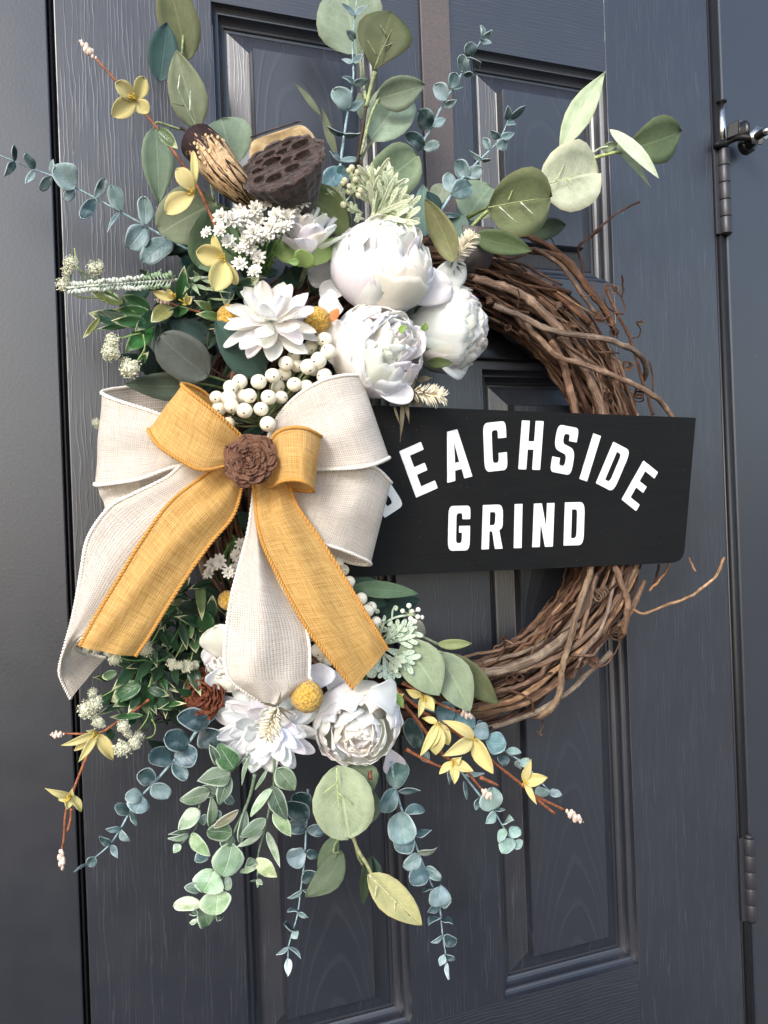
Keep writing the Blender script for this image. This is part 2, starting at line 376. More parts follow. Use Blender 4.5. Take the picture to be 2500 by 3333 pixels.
# leaves and petals ---------------------------------------------------
def hwid(shape, t):
    if shape == 'round':  return np.power(np.clip(1-np.abs(2*t-1)**2.15, 0, 1), .52)*(1-.25*np.exp(-t*9))
    if shape == 'ovate':  return np.power(np.sin(math.pi*np.power(t, .78)).clip(0), .8)
    if shape == 'lance':  return np.power(np.sin(math.pi*np.power(t, .8)).clip(0), 1.15)
    if shape == 'heart':  return np.power(np.sin(math.pi*np.power(t, 1.35)).clip(0), .72)
    if shape == 'spat':   return (.28+.72*np.power(t, 1.2))*np.power(np.clip(1-np.clip((t-.55)/.45, 0, 1)**2.2, 0, 1), .55)
    if shape == 'petal':  return (.22+.78*np.power(np.sin(np.clip(t/.62, 0, 1)*math.pi/2), 1.1))*np.power(np.clip(1-np.clip((t-.5)/.5, 0, 1)**2.4, 0, 1), .6)
    if shape == 'wide':   return (.35+.65*np.clip(t/.5, 0, 1))*np.power(np.clip(1-np.clip((t-.6)/.4, 0, 1)**3.2, 0, 1), .5)
def blade(B, T, W3, N, w, shape='ovate', curl=.06, cup=.12, bend=0., ruffle=0., th=.0005, nt_=11, ns=7, seed=0, groove=.25, recurve=0., wob=.05):
    """sheet from B to T, width w along W3, facing N"""
    L = np.linalg.norm(T-B); t = (1-np.cos(np.linspace(0, math.pi, nt_)))/2; s = np.linspace(-1, 1, ns)
    hw = np.maximum(hwid(shape, t), .03)*w/2; rg = random.Random(seed)
    p1, p2, p3 = rg.uniform(0, 6), rg.uniform(0, 6), rg.uniform(.7, 1.3)
    mid = B[None]+(T-B)[None]*t[:, None]+N[None]*(L*curl*4*t*(1-t)-L*recurve*t**3)[:, None]+W3[None]*(L*bend*4*t*(1-t))[:, None]
    S, TT = s[None, :], t[:, None]
    off = cup*w*(S**2)*np.sin(math.pi*np.clip(TT, .05, .95))**.5 - groove*.02*w*np.exp(-(S/.12)**2)
    off = off + wob*w*np.sin(TT*5*p3+S*2+p1)*(.3+abs(S))*.5 + ruffle*w*np.sin(S*7+p2)*TT**2*.5 + ruffle*w*np.sin(TT*11+p1)*np.abs(S)**2*.35
    lat = S*hw[:, None]*(1+wob*.8*np.sin(TT*7+p2+S*2))
    G = mid[:, None, :]+W3*lat[..., None]+N*off[..., None]
    if ruffle: G = G + (nrm(T-B)*ruffle*w*.5)*(np.sin(S*9+p3*4)*np.clip(TT-.6, 0, 1)**1.2*2)[..., None]
    uv = np.stack(np.broadcast_arrays(TT, (S+1)/2), -1).reshape(-1, 2)
    return grid(G, th, uv)
def facing(B, T, tilt=0.):
    u = nrm(T-B); v = nrm(CAM-(B+T)/2); w = nrm(np.cross(u, v)); n = np.cross(w, u)
    if np.dot(n, v) < 0: n = -n
    c, s = math.cos(tilt), math.sin(tilt)
    return w*c+n*s, n*c-w*s
SEED = [0]
def leafpx(fr, bx, by, tx, ty, w, d0, d1, shape='ovate', tilt=None, **k):
    B, T = P(fr, bx, by, d0), P(fr, tx, ty, d1); SEED[0] += 1
    if tilt is None: tilt = rnd.uniform(-.35, .35)
    W3, N = facing(B, T, tilt); ww = w*mpp(fr, (B+T)/2)/math.cos(tilt)
    return blade(B, T, W3, N, ww, shape, seed=SEED[0], **k)
def vary(c, a=.1):
    q = rnd.uniform(1-a, 1+a); return (c[0]*q*rnd.uniform(.96, 1.04), c[1]*q, c[2]*q*rnd.uniform(.94, 1.06), 1)
def leaf(par, mat, col, fr, bx, by, tx, ty, w, d0, d1, shape='ovate', name='leaf', va=.08, **k):
    V, F, U = leafpx(fr, bx, by, tx, ty, w, d0, d1, shape, **k)
    return mk(name, V, F, mat, par, U, vary(col, va))
def pxtube(par, fr, pts, r, mat, col, name='stem', seg=7, n=5, knots=0., end=None):
    """pts (x,y,d); r in frame units"""
    p = np.array([P(fr, *q) for q in pts]); c = crom(p, n); rr = r*mpp(fr, p[0]); m = len(c)
    rad = np.full(m, rr) if end is None else np.linspace(rr, end*mpp(fr, p[-1]), m)
    if knots:
        rad = rad*(1+np.array([knots*mnoise.noise(Vector((i*.9, rr*3e3, len(pts)))) for i in range(m)]))
        rad[::max(3, n*2)] *= 1.25
    V, F, U = tube(c, rad, seg); ob = mk(name, V, F, mat, par, U, col); return ob

# ------------------------------------------------------------------ ground, door, frame
g = mk('paved_ground', *grid(np.array([[(x, y, 0) for y in (-40, 3)] for x in (-40, 40)], float))[:2], M_GROUND, None, smooth=False)
g['kind'] = 'structure'; g['label'] = 'paved ground in front of the door'
g = mk('reflector_path', *grid(np.array([[(x, y, .004) for y in (-14, 2.5)] for x in (1.15, 9)], float))[:2], M_REFLPATH, None, smooth=False)  # out of view, added so the lower right of the door reflects brighter
g['kind'] = 'structure'; g['label'] = 'unseen pale path added to brighten the reflection in the door'
XL, XR = -.331, .489; ZB, ZT = .03, 2.24
door = thing('front_door', 'charcoal painted panelled front door with embossed wood grain behind the wreath', 'door', (.08, 0, ZB))
def bx(name, lo, hi, mat, par, bev=.0015):
    V, F, _ = bar(lo, hi); ob = mk(name, V, F, mat, par, smooth=False)
    return bevel(ob, bev, 2) if bev else ob
PXS = [(-.174, .0115), (.131, .323)]; PZS = [(1.732, 2.003), (.859, 1.617), (.17, .62)]
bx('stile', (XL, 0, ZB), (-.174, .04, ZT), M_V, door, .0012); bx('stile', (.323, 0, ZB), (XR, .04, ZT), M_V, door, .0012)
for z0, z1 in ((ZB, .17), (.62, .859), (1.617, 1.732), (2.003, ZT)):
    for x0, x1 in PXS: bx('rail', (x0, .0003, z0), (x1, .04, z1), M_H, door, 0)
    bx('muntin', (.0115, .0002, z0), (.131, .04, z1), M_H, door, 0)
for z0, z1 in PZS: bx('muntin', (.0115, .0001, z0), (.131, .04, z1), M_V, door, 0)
LOOPS = [(0, 0), (.0008, .0026), (.0020, .0052), (.0038, .0073), (.0058, .0084), (.0072, .0086), (.0076, .0108), (.0086, .0136), (.0102, .0160), (.0124, .0178), (.0146, .0187), (.0152, .0212), (.0180, .0214)]
PLOOP = [(.0180, .0214), (.0200, .0204), (.0400, .0152), (.0410, .0144), (.0420, .0022), (.0432, .0004)]
def loops(x0, x1, z0, z1, LL, close):
    V, F = [], []
    for a, y in LL: V += [(x0+a, y, z0+a), (x1-a, y, z0+a), (x1-a, y, z1-a), (x0+a, y, z1-a)]
    for i in range(len(LL)-1):
        for k in range(4): F.append((i*4+k, i*4+(k+1) % 4, (i+1)*4+(k+1) % 4, (i+1)*4+k))
    return V, F
for x0, x1 in PXS:
    for z0, z1 in PZS:
        V, F = loops(x0, x1, z0, z1, LOOPS, False); mo = mk('panel_moulding', V, F, M_HINGE if 0 else M_P, door, smooth=False)
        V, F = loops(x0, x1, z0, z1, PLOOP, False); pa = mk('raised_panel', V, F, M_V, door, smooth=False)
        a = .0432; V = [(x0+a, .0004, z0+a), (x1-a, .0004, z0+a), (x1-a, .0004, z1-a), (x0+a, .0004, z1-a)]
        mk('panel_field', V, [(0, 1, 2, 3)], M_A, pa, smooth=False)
# letter plate
lp = bx('letter_plate', (-.02, -.007, 1.627), (.214, .0, 1.715), M_PLATE, door, .006)
lp.modifiers['bevel'].segments = 3
bx('letter_flap', (.002, -.0105, 1.663), (.192, -.0068, 1.698), M_PLATE, lp, .0022)
lf = door_frame = thing('door_frame', 'smooth charcoal door frame standing either side of the panelled door', 'door frame', (.08, 0, 0))
lf['kind'] = 'structure'
bx('jamb', (-.75, -.0015, 0), (-.3375, .12, 2.6), M_P, lf, .0015); bx('jamb', (.5065, -.002, 0), (.95, .12, 2.6), M_P, lf, .003)
bx('head_jamb', (-.3375, -.001, 2.246), (.5065, .12, 2.6), M_P, lf, .002)
bx('rebate', (-.3372, .03, 0), (-.3312, .11, 2.246), M_GASKET, lf, 0); bx('rebate', (.4892, .03, 0), (.5062, .11, 2.246), M_GASKET, lf, 0)
V, F, U = tube([(-.3347, .004, .02), (-.3347, .004, 2.24)], .0014, 8); mk('weather_seal', V, F, M_GASKET, lf)
V, F, U = tube([(.4935, .004, .02), (.4935, .004, 2.24)], .0017, 8); mk('weather_seal', V, F, M_HINGE, lf)
V, F, U = tube([(.5005, .003, .02), (.5005, .003, 2.24)], .0056, 14); mk('weather_seal', V, F, M_GASKET, lf)
def hinge(z0, z1, label, pin):
    hg = link('hinge', None, door, (.503, -.004, z0)); hg['label'] = label
    hh = (z1-z0)/5
    for i in range(5):
        n = 6; C = [(.5035, -.0045, z0+hh*i+.0004), (.5035, -.0045, z0+hh*(i+1)-.0004)]
        V, F, U = tube(C, .0078, 20); ob = mk('knuckle', V, F, M_HINGE, hg); bevel(ob, .0006, 2)
    bx('hinge_leaf', (.4895, -.0032, z0), (.4965, .0, z1), M_HINGE, hg, .0006)
    V, F, U = tube([(.5035, -.0045, z0-.0015), (.5035, -.0045, z1+.002), ], .0058, 16); mk('hinge_pin', V, F, M_BLACKMETAL, hg)
    if pin:
        zt = P('T3', 530, 300, .005)[2]
        V, F, U = tube([(.5035, -.0045, z1), (.5035, -.0045, zt)], .0046, 16); mk('exposed_pin', V, F, M_CHROME, hg)
        V, F, U = ellipsoid((.5035, -.0045, zt), (.0072, .0072, .0026), 18, 8); mk('pin_head', V, F, M_BLACKMETAL, hg)
    else:
        V, F, U = ellipsoid((.5035, -.0045, z1+.002), (.0062, .0062, .003), 18, 8); mk('pin_head', V, F, M_HINGE, hg)
hinge(P('T3', 600, 1890, .004)[2], P('T3', 600, 880, .004)[2], 'upper door hinge with a shiny bare pin below the top of the frame', True)
hinge(P('S8', 1540, 1100, .004)[2], P('S8', 1540, 600, .004)[2], 'lower painted hinge with a rounded pin tip', False)
ds = thing('hinge_door_stop', 'black metal door stop clamped on the upper hinge pin with threaded bolt', 'door stop', P('T3', 540, 800, .006))
def t3(pts, r, mat, name, seg=12, n=4):
    p = np.array([P('T3', *q) for q in pts]); V, F, U = tube(crom(p, n), r, seg); return mk(name, V, F, mat, ds, U)
t3([(470, 820, .008), (600, 790, .012), (700, 745, .02), (800, 725, .03), (900, 735, .036), (1000, 735, .04)], .0042, M_BLACKMETAL, 'arm')
V, F, U = tube(np.array([P('T3', 540, 825, .0045)+np.array([0, 0, -.004]), P('T3', 540, 825, .0045)+np.array([0, 0, .004])]), .0095, 20); mk('ring_clamp', V, F, M_BLACKMETAL, ds)
c4 = [P('T3', 622, 578, .02), P('T3', 760, 500, .028), P('T3', 755, 690, .028), P('T3', 615, 740, .02)]
nn = nrm(np.cross(c4[1]-c4[0], c4[3]-c4[0])); nn = nn if nn[1] < 0 else -nn
V = [q for q in c4]+[q-nn*.005 for q in c4]; F = [(0, 1, 2, 3), (7, 6, 5, 4), (0, 4, 5, 1), (1, 5, 6, 2), (2, 6, 7, 3), (3, 7, 4, 0)]
bevel(mk('stop_plate', V, F, M_BLACKMETAL, ds, smooth=False), .0012, 2)
c4 = [P('T3', 765, 505, .029), P('T3', 795, 540, .024), P('T3', 790, 690, .024), P('T3', 758, 690, .029)]
V = [q for q in c4]+[q-nn*.004 for q in c4]; bevel(mk('plate_edge', V, F, M_CHROME, ds, smooth=False), .0006, 2)
V, F, U = ellipsoid(P('T3', 822, 640, .026), (.0055, .009, .0125), 16, 10); mk('rubber_pad', V, F, M_RUBBER, ds)
t3([(1085, 650, .062), (960, 725, .04)], .0052, M_BLACKMETAL, 'bolt', 14); t3([(1000, 700, .044), (985, 712, .041)], .0125, M_CHROME, 'nut', 6)
t3([(960, 730, .038), (850, 830, .02)], .0075, M_BLACKMETAL, 'bumper_shaft', 16); t3([(890, 800, .024), (822, 845, .014)], .0115, M_RUBBER, 'rubber_bumper', 18)
V, F, U = ellipsoid(P('T3', 1085, 650, .063), .0045, 14, 8); mk('bolt_tip', V, F, M_CHROME, ds)
# hanger
hs = thing('wreath_hanger', 'flat brown metal strap hanging down the middle of the door to the wreath', 'hanger', (.085, 0, 1.7))
bx('strap', (.0665, -.0045, 1.735), (.1035, -.0015, 2.243), M_STRAP, hs, .0008)
hk = np.array([(0, -.004, 1.74), (0, -.02, 1.722), (0, -.06, 1.71), (0, -.09, 1.722), (0, -.094, 1.75)]); ck = crom(hk, 6)
G = np.array([[(x, q[1], q[2]) for x in (.0665, .1035)] for q in ck]); V, F, U = grid(G, .002); mk('hook', V, F, M_STRAP, hs)

# ------------------------------------------------------------------ grapevine wreath
RC = P('N', 1432, 1578, .046); RR, rr = .238, .036
wr = thing('grapevine_wreath', 'round wreath of twisted brown grapevine twigs hanging on the door', 'wreath', RC)
def ringpt(phi, psi, r): return RC+np.array([math.cos(phi)*(RR+r*math.cos(psi)), -r*math.sin(psi), math.sin(phi)*(RR+r*math.cos(psi))])
VC = [srgb(134, 106, 88), srgb(156, 128, 106), srgb(104, 80, 66), srgb(170, 142, 118), srgb(86, 64, 53), srgb(138, 104, 82)]
def vine(C, rad, name='vine', col=None, seg=8):
    col = col or rnd.choice(VC); n = len(C); s = rnd.uniform(0, 99)
    q = np.array([1+.14*mnoise.noise(Vector((i*.4, s, 0)))+.07*mnoise.noise(Vector((i*1.7, s, 5))) for i in range(n)])
    k = rnd.randint(9, 14); q[k//2::k] *= 1.2
    V, F, U = tube(C, rad*q, seg); ob = mk(name, V, F, M_VINE, wr, U, vary(col, .12)); return ob
for i in range(200):
    ph0 = rnd.uniform(0, 2*math.pi); span = rnd.uniform(1.2, 3.6); ps0 = rnd.uniform(0, 2*math.pi); kk = rnd.uniform(-1.5, 1.5)
    r0 = rr*math.sqrt(rnd.uniform(.12, 1)); rad = rnd.choice([.0009, .0011, .0014, .0018, .0022, .0027, .0032]); m = int(span*26); s = rnd.uniform(0, 50)
    C = np.array([ringpt(ph0+span*t, ps0+kk*span*t+.5*mnoise.noise(Vector((t*4, s, 1))), r0*(1+.35*mnoise.noise(Vector((t*5, s, 7))))) for t in np.linspace(0, 1, m)])
    C += np.array([[.0026*mnoise.noise(Vector((t*34, s+a, 3)))+.0012*mnoise.noise(Vector((t*110, s+a, 9))) for a in (0, 9, 18)] for t in np.linspace(0, span, m)])
    vine(C, rad)
def vpx(fr, pts, r, col, name='vine', n=7):
    p = np.array([P(fr, *q) for q in pts]); C = crom(p, n); s = rnd.uniform(0, 50)
    C += np.array([[.0012*mnoise.noise(Vector((i*.3, s+a, 3))) for a in (0, 9, 18)] for i in range(len(C))])
    return vine(C, .9*r*mpp(fr, p[0]), name, col, 10)
PAL = srgb(158, 134, 114); TAN = srgb(140, 114, 96); RED = srgb(126, 94, 76); GRY = srgb(150, 134, 120); DRK = srgb(92, 68, 56)
D0 = .084
vpx('T1', [(255, 578, D0), (330, 610, D0+.003), (480, 672, D0+.004), (700, 772, D0+.008), (900, 808, D0+.009), (1100, 835, D0+.008), (1230, 880, D0+.007), (1340, 932, D0+.002), (1410, 1000, D0-.01), (1430, 1080, D0-.025), (1410, 1150, D0-.04)], 27, GRY)
vpx('T1', [(500, 700, .07), (530, 760, .074), (640, 870, .08), (740, 972, D0), (900, 1020, D0+.004), (1100, 1090, D0+.005), (1300, 1172, D0+.004), (1490, 1275, D0), (1600, 1400, .07), (1690, 1560, .055)], 25, PAL)
vpx('T1', [(40, 340, .06), (150, 385, .07), (300, 425, .076), (450, 485, .08), (600, 605, .08), (740, 745, .08), (850, 930, .076), (960, 1080, .074), (1030, 1220, .072), (1090, 1400, .07), (1130, 1560, .07)], 38, PAL)
vpx('T1', [(690, 850, .066), (770, 985, .07), (820, 1130, .07), (860, 1300, .07), (885, 1420, .07), (905, 1600, .07)], 33, TAN)
vpx('T1', [(440, 20, .055), (560, 65, .06), (700, 130, .062), (850, 262, .064), (950, 390, .066), (1050, 520, .064), (1120, 650, .06), (1200, 800, .055)], 24, RED)
vpx('T1', [(520, 150, .07), (640, 170, .07), (780, 215, .07), (900, 350, .07), (980, 460, .07), (1100, 590, .07), (1180, 740, .07)], 28, RED)
vpx('T1', [(560, 140, .075), (760, 260, .077), (900, 440, .077), (1010, 600, .075), (1100, 700, .07)], 17, TAN)
vpx('T1', [(520, 440, .07), (620, 530, .073), (740, 640, .073), (830, 770, .07), (930, 930, .065), (1010, 1050, .06)], 20, TAN)
vpx('T1', [(700, 470, .079), (840, 590, .08), (1000, 715, .08)], 22, RED); vpx('T1', [(740, 470, .083), (890, 570, .085), (1040, 660, .083)], 9, srgb(176, 140, 108))
vpx('T1', [(100, 435, .07), (300, 540, .076), (430, 620, .076), (525, 632, .076)], 11, RED); vpx('T1', [(130, 150, .07), (370, 215, .078), (500, 190, .078)], 12, RED)
vpx('T1', [(0, 300, .076), (120, 245, .08), (260, 235, .082), (480, 265, .08), (640, 350, .078), (780, 420, .075)], 12, RED)
vpx('T1', [(120, 300, .074), (280, 330, .076), (420, 330, .076), (640, 420, .076), (850, 480, .075)], 18, DRK)
vpx('T1', [(350, 350, .084), (440, 400, .086), (600, 440, .085), (740, 465, .083)], 12, RED)
vpx('T1', [(1110, 430, .06), (1160, 540, .066), (1210, 650, .066), (1290, 800, .062), (1340, 930, .06), (1390, 1130, .058), (1440, 1270, .055), (1480, 1420, .05)], 14, RED)
vpx('T1', [(1160, 930, .075), (1190, 1080, .075), (1215, 1250, .073), (1230, 1420, .07)], 21, TAN); vpx('T1', [(980, 1000, .07), (1040, 1140, .074), (1120, 1220, .074)], 12, GRY)
vpx('T1', [(1220, 1000, .072), (1260, 1130, .076), (1310, 1280, .074), (1350, 1420, .07)], 14, TAN); vpx('T1', [(850, 1080, .06), (900, 1200, .066), (960, 1340, .066), (1000, 1440, .06)], 22, DRK)
vpx('T1', [(740, 830, .08), (900, 940, .083), (1030, 1030, .083), (1120, 1080, .08)], 13, TAN)
vpx('T4', [(120, 680, .07), (170, 680, .075), (300, 650, .078), (450, 592, .078), (580, 500, .076), (680, 390, .072), (760, 250, .068), (800, 100, .06)], 33, GRY)
vpx('T4', [(790, 20, .08), (760, 130, .083), (715, 260, .086), (670, 420, .088), (640, 540, .088), (610, 640, .086), (600, 770, .084), (560, 870, .08), (500, 930, .07), (430, 948, .055)], 21, PAL)
vpx('T4', [(920, 30, .082), (960, 140, .086), (995, 230, .088), (1000, 310, .086), (985, 400, .08), (960, 470, .07)], 21, TAN)
vpx('T4', [(0, 900, .07), (150, 885, .074), (330, 840, .078), (480, 740, .08), (600, 640, .08), (760, 520, .078), (900, 360, .076), (990, 200, .074), (1060, 60, .07)], 20, srgb(164, 132, 102))
vpx('T4', [(20, 925, .065), (180, 910, .07), (380, 870, .073), (560, 760, .074), (720, 640, .074), (860, 480, .072), (1010, 330, .07), (1100, 130, .066)], 18, TAN)
vpx('T4', [(120, 1020, .06), (250, 990, .064), (420, 930, .066), (600, 830, .066), (760, 690, .064), (900, 560, .062)], 18, GRY)
vpx('T4', [(200, 800, .075), (340, 760, .078), (470, 700, .08), (520, 610, .08)], 15, TAN); vpx('T4', [(660, 720, .08), (740, 560, .084), (850, 400, .084), (900, 220, .08), (930, 80, .075)], 13, GRY)
vpx('T4', [(700, 520, .076), (740, 380, .08), (780, 240, .08), (810, 100, .076)], 14, TAN); vpx('T4', [(130, 625, .055), (280, 585, .06), (420, 540, .062), (560, 470, .06)], 15, GRY)
vpx('T4', [(660, 575, .084), (720, 578, .086), (790, 575, .086), (830, 530, .084)], 9, TAN); vpx('T4', [(280, 785, .086), (360, 810, .089), (420, 850, .087), (435, 915, .08)], 7, RED)
vpx('T4', [(1130, 190, .05), (1180, 140, .056), (1240, 60, .06), (1250, 0, .06)], 8, srgb(186, 140, 100), 'twig')
vpx('T4', [(1020, 300, .07), (1050, 310, .075), (1100, 325, .078), (1250, 268, .082), (1340, 240, .08), (1440, 180, .078), (1530, 100, .076), (1580, -10, .07)], 9, srgb(196, 156, 124), 'twig')
vpx('T4', [(1370, -10, .05), (1390, 40, .055), (1412, 75, .06)], 7, srgb(180, 140, 112), 'twig')
vpx('T4', [(1150, 170, .045), (1170, 120, .05), (1190, 30, .05)], 8, DRK, 'twig')
vpx('T1', [(945, 390, .05), (940, 300, .052), (905, 160, .056), (920, 110, .058), (1000, 50, .06), (1080, -5, .062)], 9, DRK, 'twig'); vpx('R3', [(520, 1490, .058), (620, 1390, .062), (760, 1275, .066), (885, 1210, .07)], 7, srgb(120, 90, 78), 'twig')
vpx('T1', [(1240, 520, .045), (1250, 430, .05), (1240, 345, .055)], 8, DRK, 'twig'); vpx('T1', [(1480, 1250, .05), (1480, 1120, .056), (1455, 1010, .06)], 7, RED, 'twig')
vpx('T1', [(775, 220, .06), (740, 150, .064), (700, 65, .06)], 5, DRK, 'twig'); vpx('T1', [(440, 600, .09), (450, 500, .094), (435, 450, .092)], 6, DRK, 'twig'); vpx('T1', [(1190, 640, .06), (1110, 550, .07), (1110, 430, .07), (1180, 440, .07), (1250, 540, .066), (1260, 640, .066), (1180, 640, .07), (1090, 690, .076), (1040, 690, .08)], 7, RED, 'tendril')
vpx('T1', [(900, 480, .08), (980, 505, .085), (1020, 470, .085), (1040, 400, .082)], 6, RED, 'tendril'); vpx('T1', [(1390, 700, .06), (1355, 712, .058), (1385, 760, .055), (1370, 820, .052), (1320, 830, .05)], 5, DRK, 'tendril')
vpx('T1', [(1080, 700, .08), (1170, 740, .083), (1210, 800, .083), (1200, 830, .08)], 6, TAN, 'tendril'); vpx('T1', [(1030, 940, .08), (1130, 940, .084), (1220, 950, .08)], 6, TAN, 'tendril'); vpx('T1', [(1160, 960, .08), (1225, 1020, .084), (1215, 1070, .08)], 6, TAN, 'tendril')
vpx('T4', [(420, 570, .07), (470, 480, .075), (560, 370, .078), (680, 310, .076)], 5, RED, 'tendril'); vpx('T4', [(500, 480, .06), (505, 400, .062), (560, 335, .064), (600, 325, .06)], 5, RED, 'tendril'); vpx('T4', [(210, 620, .06), (260, 540, .064), (265, 500, .066), (240, 480, .066)], 5, DRK, 'tendril')
vpx('T4', [(780, 640, .08), (860, 635, .084), (920, 570, .083), (960, 490, .08)], 5, RED, 'tendril'); vpx('T4', [(490, 970, .05), (500, 1000, .055), (470, 1040, .058), (490, 1060, .058), (450, 1030, .056)], 5, RED, 'tendril'); vpx('T4', [(660, 720, .083), (680, 670, .088), (720, 660, .088), (710, 700, .085)], 6, DRK, 'tendril')
for i in range(46):
    ph0 = rnd.uniform(-1.5, 1.5); span = rnd.uniform(.12, .5); ps0 = rnd.uniform(-2.6, -.4)+math.pi; kk = rnd.uniform(-4, 4); s = rnd.uniform(0, 50)
    C = np.array([ringpt(ph0+span*t, math.pi*2-ps0+kk*t*.4, rr*(1.0+.28*mnoise.noise(Vector((t*3, s, 7)))+.12*math.sin(3.1*t))) for t in np.linspace(0, 1, 22)])
    vine(C, rnd.uniform(.0006, .0012), 'tendril', rnd.choice([RED, DRK, TAN, srgb(160, 126, 100)]), 6)
def curl(fr, x, y, d, r, turns, tr, ax):
    c = P(fr, x, y, d); k = mpp(fr, c); a = nrm(np.array(ax, float)); e1 = nrm(np.cross(a, [.1, .9, .3])); e2 = np.cross(a, e1); m = int(turns*14)
    C = np.array([c+(e1*math.cos(q)+e2*math.sin(q))*r*k*(1-.35*q/(turns*6.283))+a*q*r*k*.12 for q in np.linspace(0, turns*2*math.pi, m)])
    V, F, U = tube(C, tr*k, 6); mk('tendril', V, F, M_VINE, wr, U, vary(rnd.choice([RED, DRK, TAN]), .1))
for a in [('T1', 225, 565, .085, 26, 3, 5, (0, .3, 1)), ('T1', 725, 585, .088, 30, 3, 5, (1, .2, .3)), ('T1', 840, 725, .09, 22, 2, 5, (.2, 1, .2)), ('T1', 1050, 695, .09, 32, 4, 5, (.6, .3, 1)), ('T1', 1165, 790, .088, 32, 3, 5, (1, .4, .3)),
          ('T1', 1300, 1050, .08, 36, 3, 6, (.3, 1, .4)), ('T1', 1140, 1280, .08, 32, 2.5, 6, (.2, 1, .5)), ('T1', 1370, 1310, .08, 40, 4, 6, (.5, .5, 1)), ('T1', 365, 750, .08, 25, 2, 5, (.3, 1, .2)), ('T1', 1190, 460, .06, 30, 2.5, 5, (.3, 1, .5)),
          ('T1', 800, 600, .085, 22, 2, 4, (.3, 1, .5)), ('T1', 1395, 710, .06, 20, 2, 4, (.2, 1, .1)), ('T4', 300, 725, .085, 26, 2.5, 6, (.3, 1, .2)), ('T4', 355, 715, .085, 22, 2, 6, (.3, 1, .2)), ('T4', 810, 225, .088, 36, 4, 5, (1, .3, .3)), ('T4', 940, 470, .085, 40, 3, 5, (.4, .8, .6)), ('T4', 250, 485, .065, 16, 2, 4, (.4, .8, .6)), ('T4', 790, 630, .085, 30, 2.5, 6, (.7, .5, .4))]:
    curl(*a)

# ------------------------------------------------------------------ the sign
q4 = [P('S3', -70, 80, .112), P('S3', 1487, 140, .112), P('S3', 1436, 741, .088), P('S3', -70, 807, .088)]
so = sum(q4)/4; sn = nrm(np.cross(q4[1]-q4[0], q4[3]-q4[0])); sn = sn if sn[1] < 0 else -sn
sg = thing('wooden_sign', 'long black painted wooden board with white arched lettering across the wreath', 'sign', so)
def onsign(fr, x, y, up=0.):
    D = ray(fr, x, y); t = np.dot(so+sn*up-CAM, sn)/np.dot(D, sn); return CAM+D*t
def rounded(pts, rads, n=4):
    out = []
    for i, p in enumerate(pts):
        r = rads[i] if hasattr(rads, '__len__') else rads
        a = np.array(pts[i-1], float); b = np.array(p, float); c = np.array(pts[(i+1) % len(pts)], float)
        if r <= 0: out.append(b); continue
        u = a-b; v = c-b; lu, lv = np.linalg.norm(u), np.linalg.norm(v); q = min(r, lu*.48, lv*.48); A = b+u/lu*q; B = b+v/lv*q
        for t in np.linspace(0, 1, n+1): out.append((1-t)**2*A+2*t*(1-t)*b+t*t*B)
    return out
def prism(name, lps, top, th, mat, par, bev=0.):
    tri = tessellate_polygon([[Vector((p[0], p[1], 0)) for p in lp] for lp in lps]); allp = [p for lp in lps for p in lp]; n = len(allp)
    A = [top(p) for p in allp]; B = [a-sn*th for a in A]
    F = []
    for t in tri:
        a, b, c = (A[i] for i in t); F.append(tuple(t) if np.dot(np.cross(b-a, c-a), sn) > 0 else tuple(t[::-1]))
    F += [tuple(i+n for i in f[::-1]) for f in F]
    k = 0
    for lp in lps:
        m = len(lp); F += [(k+i, k+(i+1) % m, k+(i+1) % m+n, k+i+n) for i in range(m)]; k += m
    ob = mk(name, A+B, F, mat, par, smooth=False)
    return ob
board = rounded([(-70, 80), (1487, 140), (1436, 741), (-70, 807)], [0, 4, 55, 0], 6)
bo = prism('board', [board], lambda p: onsign('S3', p[0], p[1]), .012, M_SIGN, sg); bo.data.materials.append(M_EDGE); bevel(bo, .0008, 2)
w_, t_ = 1., .36         # glyph box 1 x 1, stem width as share of the width; horizontal strokes thinner in units of height
hb = .165
